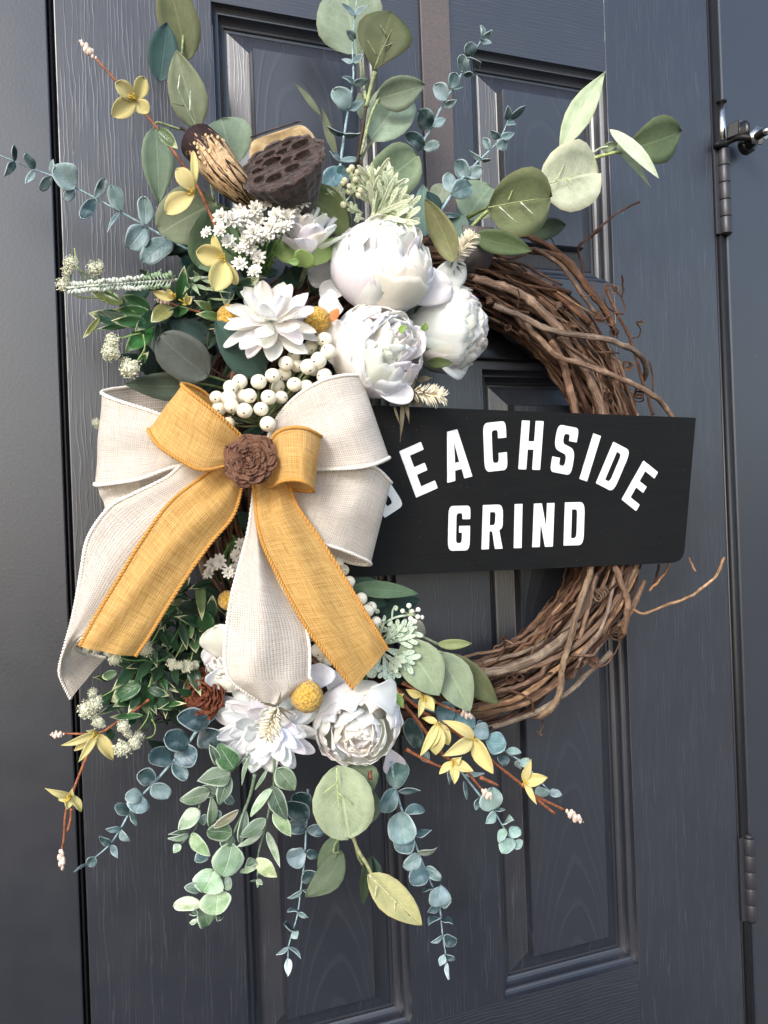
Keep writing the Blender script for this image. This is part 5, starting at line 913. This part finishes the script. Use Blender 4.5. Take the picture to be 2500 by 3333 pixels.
# baby's breath --------------------------------------------------------
def floret_mesh(seed):
    rg = random.Random(seed); ps = []
    for n, L, el in ((9, 1., 8), (8, .85, 32), (6, .6, 58)):
        o_ = rg.uniform(0, 6)
        for k in range(n):
            q = o_+k*6.283/n; e = R(el+rg.uniform(-8, 8)); dr = np.array([math.cos(q), math.sin(q), 0]); a = np.array([0, 0, 1.]); u = dr*math.cos(e)+a*math.sin(e); W3 = np.cross(a, dr); N = np.cross(u, W3)
            ps.append(blade(dr*.08, dr*.08+u*L*rg.uniform(.85, 1.05), W3, N, .42, 'petal', nt_=5, ns=5, th=.03, cup=.2, seed=rg.randint(0, 999)))
    V, F, U = joined(ps); return me('floret', V, F, M_FLORET, U)
FM = [floret_mesh(i) for i in range(3)]
def quat_to(axis, spin=0.):
    return Vector(axis).to_track_quat('Z', 'Y') @ Matrix.Rotation(spin, 4, 'Z').to_quaternion()
def florets(t, fr, L, d, root):
    for (x, y, r) in L:
        dd = d+rnd.uniform(-.012, .012); p = P(fr, x, y, dd); s = r*mpp(fr, p)
        ob = link('floret', rnd.choice(FM), t, p, quat_to(vdir(rnd.uniform(-.5, .5), rnd.uniform(-.2, .8), 1), rnd.uniform(0, 6)), s*1.08)
        pxtube(t, fr, [(x, y, dd-.002), ((x+root[0])/2+rnd.uniform(-20, 20), (y+root[1])/2+15, dd-.025), (root[0]+rnd.uniform(-30, 30), root[1]+rnd.uniform(-20, 20), d-.05)], 6, M_STEM, vary(srgb(96, 132, 72)), 'stem', 5, 4)
bb = thing('white_filler_flowers', "bunch of tiny white double florets above the white dahlia and below the seed pods", 'flowers', P('R5', 330, 300, .12))
florets(bb, 'R5', [(200, 180, 44), (262, 190, 52), (320, 185, 60), (398, 195, 46), (435, 42, 34), (452, 100, 48), (505, 95, 50), (385, 135, 42), (500, 175, 48), (560, 180, 48), (632, 100, 46), (470, 240, 52), (430, 290, 55), (375, 262, 50), (240, 312, 42), (195, 250, 38), (122, 262, 34), (338, 300, 42), (352, 345, 45), (298, 352, 36), (400, 392, 42), (300, 430, 42), (382, 472, 42), (540, 232, 42), (600, 150, 42), (330, 240, 34), (580, 130, 40), (300, 150, 40), (540, 60, 0.1)][:-1], .14, (420, 470))
b2 = thing('white_filler_flowers', 'few tiny white florets between the gold tail and the short white tail', 'flowers', P('S2', 830, 880, .11))
florets(b2, 'S2', [(750, 885, 34), (785, 868, 36), (735, 922, 28), (860, 842, 32), (880, 790, 30), (845, 908, 34), (872, 895, 30), (820, 915, 28)], .12, (840, 760))

# cream lace heads -----------------------------------------------------
def lace_mesh(seed):
    rg = random.Random(seed); ps = []
    for k in range(95):
        q = rg.uniform(0, 6.283); z = rg.uniform(-.25, 1); rr_ = math.sqrt(max(0, 1-z*z)); cl = 1+.16*math.sin(q*5+seed)*math.sin(z*6+seed*2)
        p = np.array([rr_*math.cos(q), rr_*math.sin(q), z*.8])*cl*rg.uniform(.82, 1.1); ps.append(ellipsoid(p, (rg.uniform(.07, .15), rg.uniform(.07, .15), rg.uniform(.07, .14)), 6, 4, [nrm(np.array([rg.gauss(0, 1) for _ in range(3)])) for _ in range(3)]))
    ps.append(ellipsoid((0, 0, 0), (.8, .8, .6), 12, 8)); V, F, U = joined(ps); return me('flower_head', V, F, M_LACE, None)
LM = [lace_mesh(i) for i in range(3)]
def lace(label, fr, heads, stems, d):
    t = thing('cream_lace_flower', label, 'flower', P(fr, heads[0][0], heads[0][1], d), 'cream lace flower heads')
    for (x, y, r) in heads:
        p = P(fr, x, y, d+rnd.uniform(-.006, .006)); link('flower_head', rnd.choice(LM), t, p, quat_to(vdir(rnd.uniform(-.6, .2), rnd.uniform(-.5, .5), .8), rnd.uniform(0, 6)), r*mpp(fr, p)*.93)
    for s in stems: pxtube(t, fr, [(x, y, d-.006) for x, y in s], 6, M_STEM, vary(srgb(132, 150, 92)), 'stem', 6)
lace('cream lace flower heads at the far left tip of the white spike', 'T5', [(180, 345, 58), (165, 400, 55), (120, 500, 52), (150, 470, 36)], [[(205, 240), (225, 360), (270, 450), (330, 500), (420, 560)], [(150, 530), (240, 590), (390, 598), (450, 640)], [(190, 400), (170, 480)]], .11)
lace('single cream lace head just above the white spike', 'T5', [(345, 385, 56), (390, 370, 45)], [[(360, 410), (410, 480), (480, 560)], [(250, 400), (320, 450), (360, 470)]], .105)
lace('pair of cream lace heads left of the grey green broad leaves', 'T5', [(480, 905, 60), (455, 985, 68), (500, 1000, 55), (610, 1105, 78), (580, 1070, 50)], [[(545, 890), (600, 870), (680, 850)], [(650, 1060), (710, 960), (700, 860)]], .12)
lace('small cream lace head poking out left of the white ribbon loop', 'T5', [(365, 1495, 36), (372, 1520, 26)], [[(380, 1500), (450, 1500)]], .07)
lace('cream lace heads under the end of the long gold ribbon tail', 'T6', [(905, 590, 70), (900, 540, 50), (620, 680, 58), (440, 595, 50), (370, 585, 40), (560, 620, 44)], [[(930, 560), (980, 480), (1030, 380), (1030, 310)]], .11)
lace('cream lace heads beside the rust brown flower', 'T6', [(1140, 720, 66), (1200, 735, 46), (1275, 745, 66), (1345, 735, 44)], [[(1150, 690), (1190, 620), (1240, 520)], [(1305, 690), (1320, 620)]], .115)
lace('cream lace heads above the lower left yellow petals', 'T6', [(420, 985, 48), (370, 1130, 92), (450, 1080, 70), (480, 1040, 40), (480, 1250, 66), (440, 1200, 40)], [[(370, 1120), (480, 1030), (640, 940)]], .115)
lace('lowest cream lace heads under the variegated leaves', 'T6', [(700, 1280, 62), (690, 1480, 86), (800, 1430, 66), (830, 1380, 56), (740, 1340, 50)], [[(720, 1440), (800, 1360), (900, 1230), (930, 1140)], [(880, 1395), (960, 1370), (985, 1290), (950, 1220)]], .115)
# white lavender spike
sp = thing('white_flower_spike', 'slim white flower spike of tiny round buds reaching left', 'flower spike', P('T5', 900, 470, .11))
pxtube(sp, 'T5', [(155, 525, .115), (300, 510, .115), (500, 500, .112), (700, 485, .11), (920, 470, .105), (1180, 450, .09)], 8, M_STEM, srgb(206, 214, 200), 'stem', 7, 6, .2, 11)
BM = me('spike_bud', *ellipsoid((0, 0, 0), 1., 8, 6)[:2], M_STEM)
for i in range(58):
    u = i/57; x = 175+u*730; y = 524-u*54; s = -1 if i % 2 else 1
    L = 24+18*u+rnd.uniform(-6, 8); p = P('T5', x-8, y+s*L, .115+rnd.uniform(-.006, .01)); r = rnd.uniform(11, 16)*mpp('T5', p)
    ob = link('bud', BM, sp, p, quat_to(vdir(rnd.uniform(-1, 1), 1, .3)), (r, r, r*1.4)); ob.color = srgb(222, 228, 216) if u < .75 else srgb(150, 176, 140)
    pxtube(sp, 'T5', [(x+12, y, .113), (x-6, y+s*L*.9, .116)], 4, M_STEM, srgb(200, 210, 190), 'pedicel', 5, 2)
for a in [(745, 470, 735, 395, 36), (760, 460, 832, 388, 26), (700, 480, 640, 430, 28), (880, 470, 870, 415, 34), (900, 460, 935, 430, 26), (1040, 490, 1015, 420, 34), (1050, 490, 1110, 580, 36), (1060, 470, 1130, 440, 40), (1040, 490, 985, 570, 30), (1080, 500, 1200, 545, 30), (1120, 470, 1300, 520, 28), (1140, 520, 1330, 560, 22), (1180, 600, 1330, 610, 16), (1100, 450, 1060, 400, 30)]:
    leaf(sp, M_FELT, srgb(128, 148, 118), 'T5', *a, .10, .115, 'lance')

# ------------------------------------------------------------------ berries
BERM = me('berry', *ellipsoid((0, 0, 0), 1., 22, 14)[:2], M_BERRY); DOTM = me('berry_eye', *ellipsoid((0, 0, 0), (.135, .12, .06), 8, 5)[:2], M_DOT)
def berries(label, fr, L, d, root):
    t = thing('berry_spray', label, 'berries', P(fr, root[0], root[1], d-.03), 'ivory berry clusters')
    for b in L:
        x, y, r = b[:3]; dd = d+(b[3] if len(b) > 3 else rnd.uniform(-.004, .006)); p = P(fr, x, y, dd); s = r*mpp(fr, p)*rnd.uniform(.93, 1.05)
        ob = link('berry', BERM, t, p, None, (s, s, s*rnd.uniform(.92, 1.02))); ax = Vector(vdir(rnd.uniform(-.6, .8), rnd.uniform(-.75, .45), .8))
        e = bpy.data.objects.new('berry_eye', DOTM); COL.objects.link(e); e.parent = ob; e.location = ax*.985; e.rotation_mode = 'QUATERNION'; e.rotation_quaternion = ax.to_track_quat('Z', 'Y')
        pxtube(t, fr, [(x, y, dd-.004), ((x+root[0])/2, (y+root[1])/2+20, dd-.02), (root[0]+rnd.uniform(-25, 25), root[1]+rnd.uniform(-15, 15), d-.035)], 6, M_STEM, vary(srgb(112, 124, 84)), 'stem', 5, 4)
berries('cluster of glossy ivory berries between the flowers and the top of the bow', 'R5', [(250, 1095, 42), (300, 1065, 42), (402, 1066, 43), (175, 1152, 40, -.012), (240, 1152, 42), (254, 1196, 41, .008), (313, 1146, 42, -.006), (351, 1142, 43, .01), (325, 1222, 43, .01), (190, 1208, 40, -.014), (455, 1150, 42, .006), (523, 1150, 38, -.004), (414, 1213, 43, .01), (450, 1294, 42, .012), (240, 1288, 34, -.014), (478, 1033, 42), (540, 1022, 40, -.014), (503, 1090, 40, -.016), (549, 967, 43), (608, 980, 38, -.012), (668, 985, 42), (595, 1081, 42), (660, 1092, 40, -.004), (725, 950, 43, .006), (777, 905, 42), (756, 838, 44), (756, 1036, 44), (680, 882, 40, -.016), (590, 932, 38, -.02), (700, 1000, 38, -.018)], .145, (400, 1290))
berries('ivory berries along the lower gold ribbon tail', 'S5', [(332, 58, 34, .0), (362, 92, 32, -.012), (393, 155, 34), (458, 246, 34), (490, 312, 38, .004), (512, 292, 30, -.012), (538, 372, 32), (518, 400, 24, -.004), (390, 180, 26, -.014), (225, 525, 42, .006), (285, 575, 36, -.01), (250, 560, 34, -.018)], .125, (380, 360))

# craspedia balls
def craspedia(label, fr, x, y, r, d):
    p = P(fr, x, y, d); s = r*mpp(fr, p); bm = bmesh.new(); bmesh.ops.create_icosphere(bm, subdivisions=5, radius=1)
    o_ = rnd.uniform(0, 50)
    for v in bm.verts:
        c = v.co.normalized(); v.co = c*(1+.045*mnoise.noise(c*9+Vector((o_, 0, 0)))+.05*abs(mnoise.noise(c*26+Vector((0, o_, 0))))+.02*mnoise.noise(c*2.2))*s
    m = bpy.data.meshes.new('craspedia_ball'); bm.to_mesh(m); bm.free(); m.materials.append(M_CRAS); m.polygons.foreach_set('use_smooth', [True]*len(m.polygons))
    t = thing('craspedia_ball', label, 'flower', p, 'mustard craspedia balls'); link('flower_head', m, t, p)
    V, F, U = tube(crom([p, p+f_*s*1.3, p+f_*s*2-Z_*s*.4], 4), s*.09, 7); mk('stem', V, F, M_STEM, t, None, srgb(150, 140, 84))
craspedia('mustard yellow button ball left of the white dahlia', 'R5', 248, 725, 74, .10); craspedia('mustard yellow button ball between the dahlia and the middle peony', 'R5', 718, 735, 72, .135)
craspedia('mustard yellow button ball peeking out left of the short white tail', 'S4', 1065, 255, 52, .11); craspedia('large mustard yellow button ball below the short white ribbon tail', 'S5', 165, 775, 86, .165)

# wood rose, rust flower
def rose(label, fr, x, y, d, rpx, axis, layers, col, seed, name, group=None, **kw):
    C = P(fr, x, y, d); Rr_ = rpx*mpp(fr, C); t = thing(name, label, 'flower', C, group)
    dahlia(t, C, Rr_, axis, layers, seed, 'wide', M_WOODROSE, col, **kw); V, F, U = ellipsoid(C, Rr_*.3, 12, 8); mk('flower_core', V, F, M_WOODROSE, t, np.zeros((len(V), 2)), col); return t
rose('brown wooden rose in the middle of the bow', 'S2', 918, 412, .185, 118, vdir(.02, .12, 1), [(7, .95, 4, .85, .08), (8, .86, 14, .72, .08), (8, .74, 24, .62, .08), (8, .62, 36, .52, .08), (8, .50, 48, .42, .08), (8, .40, 60, .32, .07), (7, .34, 72, .24, .05), (5, .3, 82, .16, .03)], srgb(118, 84, 68), 61, 'wood_rose', th=.0016, cup=.06, ruffle=.07, curl=-.05, recurve=.1, wob=.09)
rose('crumpled rust brown flower tucked low on the left side', 'S4', 950, 760, .10, 135, vdir(-.35, .25, .9), [(8, .95, 8, .75, .05), (9, .88, 24, .7, .05), (9, .8, 40, .6, .05), (8, .7, 56, .5, .05), (7, .6, 72, .4, .04)], srgb(112, 64, 46), 77, 'rust_flower', th=.0006, cup=.1, ruffle=.22, wob=.14, nt_=14, ns=13)

# ------------------------------------------------------------------ seed pods
lo = thing('lotus_pod', 'dried dark lotus seed pod with round seed holes at the top of the wreath', 'seed pod', P('U2', 1050, 900, .08))
ctr = P('U2', 965, 562, .145); kx = mpp('U2', ctr)
la = nrm(vdir(-.27, .57, .80)); l1 = nrm(h_*.93+Z_*.36-la*np.dot(h_*.93+Z_*.36, la)); l2 = np.cross(la, l1); l2 = l2 if l2[2] > 0 else -l2
LR = 440*kx
def lot(u, v, z): return ctr+l1*u*LR+l2*v*LR+la*z*LR
n = 72; prof = [(.0, -1.35), (.2, -1.33), (.33, -1.2), (.5, -.95), (.7, -.6), (.88, -.28), (.97, -.08), (1.02, .02), (1.0, .06), (.93, .04)]
V, F = [], []
for i, (r, z) in enumerate(prof):
    for j in range(n):
        a = 2*math.pi*j/n; w = 1+(.028*math.sin(a*23)+.02*math.sin(a*9+1)+.012*math.sin(a*37))*min(1, i/5); q = .02*math.sin(a*13)*(i > 6)
        V.append(lot(r*w*math.cos(a), r*w*math.sin(a), z+q))
for i in range(len(prof)-1):
    for j in range(n): F.append((i*n+j, i*n+(j+1) % n, (i+1)*n+(j+1) % n, (i+1)*n+j))
mk('pod_body', V, F, M_LOTUS, lo)
holes = [(-.55, .18, .17, .11), (-.62, -.2, .14, .12), (-.30, -.42, .21, .16), (.14, -.38, .19, .15), (-.18, .28, .25, .17), (.12, .02, .17, .12), (.48, -.06, .22, .16), (.55, .42, .25, .17), (.13, .46, .18, .12), (-.16, .62, .17, .1), (-.45, .5, .12, .09), (.30, .72, .14, .09)]
outer = [(.94*(1+.02*math.sin(2*math.pi*j/n*13))*math.cos(2*math.pi*j/n), .94*(1+.02*math.sin(2*math.pi*j/n*13))*math.sin(2*math.pi*j/n)) for j in range(n)]
HL = [[(cx+rx*(1+.07*math.sin(3*q+cx*9))*math.cos(q), cy+ry*(1+.07*math.sin(2*q+cy*9))*math.sin(q)) for q in [-2*math.pi*k/18 for k in range(18)]] for cx, cy, rx, ry in holes]
tri = tessellate_polygon([[Vector((p[0], p[1], 0)) for p in lp] for lp in [outer]+HL]); allp = [p for lp in [outer]+HL for p in lp]
V = [lot(p[0], p[1], .03+.02*mnoise.noise(Vector((p[0]*6, p[1]*6, 1)))) for p in allp]; F = [tuple(q) for q in tri]; k = len(outer); base = len(V)
for lp in HL:
    m = len(lp); c = np.mean(lp, axis=0)
    V2 = [lot(c[0]+(p[0]-c[0])*.92, c[1]+(p[1]-c[1])*.92, -.16) for p in lp]; b = len(V); V += V2
    F += [(k+i, k+(i+1) % m, b+(i+1) % m, b+i) for i in range(m)]; F.append(tuple(range(b, b+m))); k += m
mk('pod_face', V, F, M_LOTUS, lo, smooth=False)
for (cx, cy, rx, ry), lp in zip(holes, HL):
    m = len(lp); V, F = [], []
    for s, z in ((.97, .03), (1.10, .055), (1.24, .03)):
        V += [lot(cx+(p[0]-cx)*s, cy+(p[1]-cy)*s, z) for p in lp]
    for i in range(2):
        for j in range(m): F.append((i*m+j, i*m+(j+1) % m, (i+1)*m+(j+1) % m, (i+1)*m+j))
    mk('seed_hole_rim', V, F, M_LOTUS, lo)
    V, F, U = ellipsoid(lot(cx, cy, -.13), (rx*LR*.55, ry*LR*.55, rx*LR*.4), 10, 7, [l1, l2, la]); mk('seed', V, F, M_HOLE, lo)
po = thing('mottled_pod', 'pale dried pod with burnt brown streaks left of the lotus pod', 'seed pod', P('U2', 700, 950, .08))
A = [P('U2', *q) for q in [(75, 300, .10), (130, 340, .105), (250, 460, .115), (390, 640, .125), (540, 800, .12), (680, 950, .105)]]; c = crom(A, 8); m = len(c); kx = mpp('U2', c[0])
tt = np.linspace(0, 1, m); rad = np.interp(tt, [0, .06, .2, .45, .75, 1], [12, 120, 188, 195, 155, 90])*kx
V, F, U = tube(c, rad, 28); V = V+np.array([mnoise.noise(Vector(v*40))*.0025 for v in V])[:, None]*-f_
U = np.array([(tt[i//28], (i % 28)/28*2 if (i % 28) < 14 else 2-(i % 28)/28*2) for i in range(len(V))]); mk('pod_body', V, F, M_POD, po, U)
pxtube(po, 'U2', [(90, 310, .10), (40, 250, .10), (0, 215, .098), (-40, 200, .095)], 14, M_STEM, srgb(50, 32, 28), 'stem', knots=.3)
for k, (x, y, r) in enumerate([(130, 390, 16), (165, 480, 20), (195, 405, 18), (250, 425, 20), (140, 440, 14), (205, 540, 18), (235, 290, 14), (270, 280, 12), (320, 350, 16), (330, 290, 14), (390, 325, 12), (210, 268, 12), (100, 350, 14), (355, 395, 12), (375, 315, 10)]):
    V, F, U = ellipsoid(P('U2', x, y, .157-.00012*abs(x-y+150)), (r*kx, r*kx*.4, r*kx*1.25), 8, 6); mk('pod_spot', V, F, M_CUT, po)
cu = thing('cut_wood_stub', 'pale cut wood stub behind the dark lotus pod', 'wood piece', P('U2', 950, 400, .07))
W0 = [P('U2', *q) for q in [(640, 300, .095), (1160, 130, .095), (1290, 260, .09), (1330, 520, .08), (900, 640, .08), (630, 520, .085)]]
ring = []
for q in (0, 1):
    ring.append([w+f_*q*.05 for w in W0])
V = ring[0]+ring[1]; F = [tuple(range(6)), tuple(range(11, 5, -1))]+[(i, i+6, (i+1) % 6+6, (i+1) % 6) for i in range(6)]
bevel(mk('wood_block', V, F, M_CUT, cu, smooth=False), .006, 4)
V, F, U = tube(crom([P('U2', 650, 292, .094), P('U2', 900, 208, .097), P('U2', 1150, 130, .095)], 6), .0009, 8); mk('bark_edge', V, F, M_LOTUS, cu)

# ------------------------------------------------------------------ dusty miller, bristle grass
DM = srgb(184, 192, 168); DMB = srgb(164, 178, 164)
def lobed(t, fr, bx_, by_, tx, ty, w, d0, d1, col):
    """a felted leaf cut into finger lobes: midrib blade + paired lobes in one sheet body"""
    B, T = P(fr, bx_, by_, d0), P(fr, tx, ty, d1); ps = []; W3, N = facing(B, T, rnd.uniform(-.3, .3)); L = np.linalg.norm(T-B); k = mpp(fr, B)
    ps.append(blade(B, T, W3, N, w*k*.5, 'spat', cup=.1, seed=rnd.randint(0, 999), th=.0007, nt_=9, ns=5))
    for q in (.40, .66):
        for s in (-1, 1):
            b = B+(T-B)*q; u = nrm(nrm(T-B)*.85+W3*s*.62+N*rnd.uniform(-.15, .2)); e = b+u*L*rnd.uniform(.34, .44)*(1.1-.35*q)*min(1.3, w/110)
            wl = np.cross(N, u); ps.append(blade(b, e, nrm(wl), N, w*k*.44, 'spat', cup=.12, seed=rnd.randint(0, 999), th=.0007, nt_=8, ns=5))
    V, F, U = joined(ps); mk('leaf', V, F, M_FELT, t, U, vary(col, .08))
dm = thing('dusty_miller', 'pale felted dusty miller sprig with tiny pearls above the top peony', 'leaf sprig', P('U1', 850, 1200, .11), 'felted dusty miller sprigs')
for i in range(17):
    a = R(-18+126*((i*.618) % 1)); q = rnd.uniform(.6, 1.0); L = (330+ (250 if a < R(50) else 260)*1)*q; bx_, by_ = 870+rnd.uniform(-30, 40), 1180+rnd.uniform(-30, 40)
    lobed(dm, 'U1', bx_, by_, bx_+L*math.cos(a), by_-L*math.sin(a), rnd.uniform(140, 200), .115+rnd.uniform(-.01, .01), .125+rnd.uniform(-.02, .035), DM)
for a in [(640, 1080, 370, 870), (620, 1060, 470, 850), (760, 1140, 610, 1060), (780, 1200, 680, 1180), (830, 1000, 800, 760)]: lobed(dm, 'U1', *a, 110, .12, .13, DM)
pxtube(dm, 'U1', [(700, 1280, .09), (690, 1100, .11), (660, 900, .125), (640, 680, .13)], 12, M_STEM, srgb(190, 198, 160), 'stem'); pxtube(dm, 'U1', [(640, 1300, .09), (630, 1150, .11), (560, 1050, .12)], 12, M_STEM, srgb(150, 168, 130), 'stem')
PM = me('pearl', *ellipsoid((0, 0, 0), 1., 12, 8)[:2], M_STEM)
def pearls(t, fr, L, d, root, col):
    for (x, y, r) in L:
        p = P(fr, x, y, d+rnd.uniform(0, .008)); ob = link('pearl', PM, t, p, None, r*mpp(fr, p)); ob.color = vary(col, .04)
        pxtube(t, fr, [(x, y, d), ((x+root[0])/2, (y+root[1])/2, d-.004), (root[0], root[1], d-.004)], r*.25, M_STEM, vary(srgb(190, 198, 160)), 'stem', 5, 3)
pearls(dm, 'U1', [(648, 650, 34), (705, 700, 34), (615, 680, 30), (750, 752, 34), (685, 780, 32), (570, 790, 36), (545, 820, 28), (620, 850, 30), (615, 905, 34), (738, 895, 32), (717, 950, 30), (555, 1050, 34)], .135, (670, 900), srgb(228, 226, 190))
dl = thing('dusty_miller', 'pale felted dusty miller sprig right of the lower gold ribbon tail', 'leaf sprig', P('U4', 960, 1000, .11), 'felted dusty miller sprigs')
for a in [(960, 930, 1270, 800, 150), (980, 960, 1260, 880, 130), (990, 1000, 1290, 1080, 170), (980, 1000, 1250, 1140, 150), (960, 1040, 1130, 1170, 140), (960, 1060, 1060, 1280, 150), (960, 1060, 975, 1280, 120), (960, 950, 1060, 860, 90), (930, 900, 970, 760, 80), (940, 1080, 880, 1200, 90), (980, 960, 1150, 770, 120), (960, 900, 1080, 800, 90)]: lobed(dl, 'U4', *a, .115, .13+rnd.uniform(-.01, .012), DMB)
for a in [(850, 1160, 870, 1265, 100), (830, 1180, 900, 1240, 80), (910, 680, 905, 640, 45), (960, 720, 985, 740, 60), (1010, 760, 1040, 790, 60), (1060, 640, 1095, 625, 50)]: leaf(dl, M_FELT, DMB, 'U4', *a, .12, .125, 'round')
pxtube(dl, 'U4', [(950, 780, .115), (1080, 715, .12), (1250, 690, .12)], 11, M_STEM, srgb(190, 204, 182), 'stem'); pxtube(dl, 'U4', [(1040, 735, .118), (1045, 660, .12), (1060, 630, .12)], 9, M_STEM, srgb(170, 192, 168), 'stem')
pearls(dl, 'U4', [(1192, 612, 25), (1135, 660, 22), (1220, 662, 21), (1275, 648, 23), (1272, 712, 23), (1310, 717, 21), (1207, 730, 25), (1245, 755, 24)], .125, (1200, 692), srgb(240, 240, 226))
def plume(label, fr, x0, y0, x1, y1, w, d, n=150):
    t = thing('bristle_grass', label, 'grass plume', P(fr, x0, y0, d), 'cream bristle grass plumes'); B, T = P(fr, x0, y0, d), P(fr, x1, y1, d+.012); u = nrm(T-B); ps = []; k = mpp(fr, B)
    for i in range(n):
        q = (i/n)**.9; b = B+(T-B)*q; dr = nrm(np.array([rnd.gauss(0, 1) for _ in range(3)])); dr = nrm(dr-u*np.dot(dr, u)); L = w/2*k*(.45+.55*math.sin(math.pi*(.15+.75*q)))*rnd.uniform(.85, 1.15)
        e = b+dr*L+u*L*.7; ps.append(tube([b, (b+e)/2+u*L*.08, e], [.0008, .0007, .0003], 4))
    ps.append(tube([B, T], .0016, 6)); V, F, U = joined(ps); mk('bristles', V, F, M_BRIST, t)
    for j in range(6):
        a = rnd.uniform(-1, 1); dr = nrm(u*rnd.uniform(-.4, .7)+np.cross(u, f_)*a); e = B+dr*w*k*.75-f_*.006; W3, N = facing(B, e); V, F, U = blade(B, e, W3, N, w*k*.12, 'lance', seed=j, nt_=7, ns=4); mk('bract', V, F, M_CLOTH, t, U, srgb(104, 96, 76))
plume('cream bristle grass plume at the right of the top peony', 'R2', 1430, 1570, 1545, 1415, 120, .115)
plume('cream bristle grass plume between the middle peony and the sign', 'R5', 1225, 1120, 1400, 1150, 120, .135)
plume('cream bristle grass plume hanging from the short white tail over the dahlia', 'S4', 1335, 830, 1275, 985, 125, .185, 190)
plume('small bristle grass plume behind the gold tail', 'S5', 190, 470, 175, 400, 60, .12, 60)
bt = bpy.data.objects['bristle_grass.001']
for a in [(1180, 1140, 1165, 1390, 26), (1190, 1150, 1215, 1290, 24), (1210, 1150, 1290, 1200, 40), (1130, 1180, 1170, 1310, 14), (1250, 1060, 1340, 1045, 36)]:
    leaf(bt, M_CLOTH, srgb(96, 90, 72), 'R5', *a, .128, .135, 'lance')
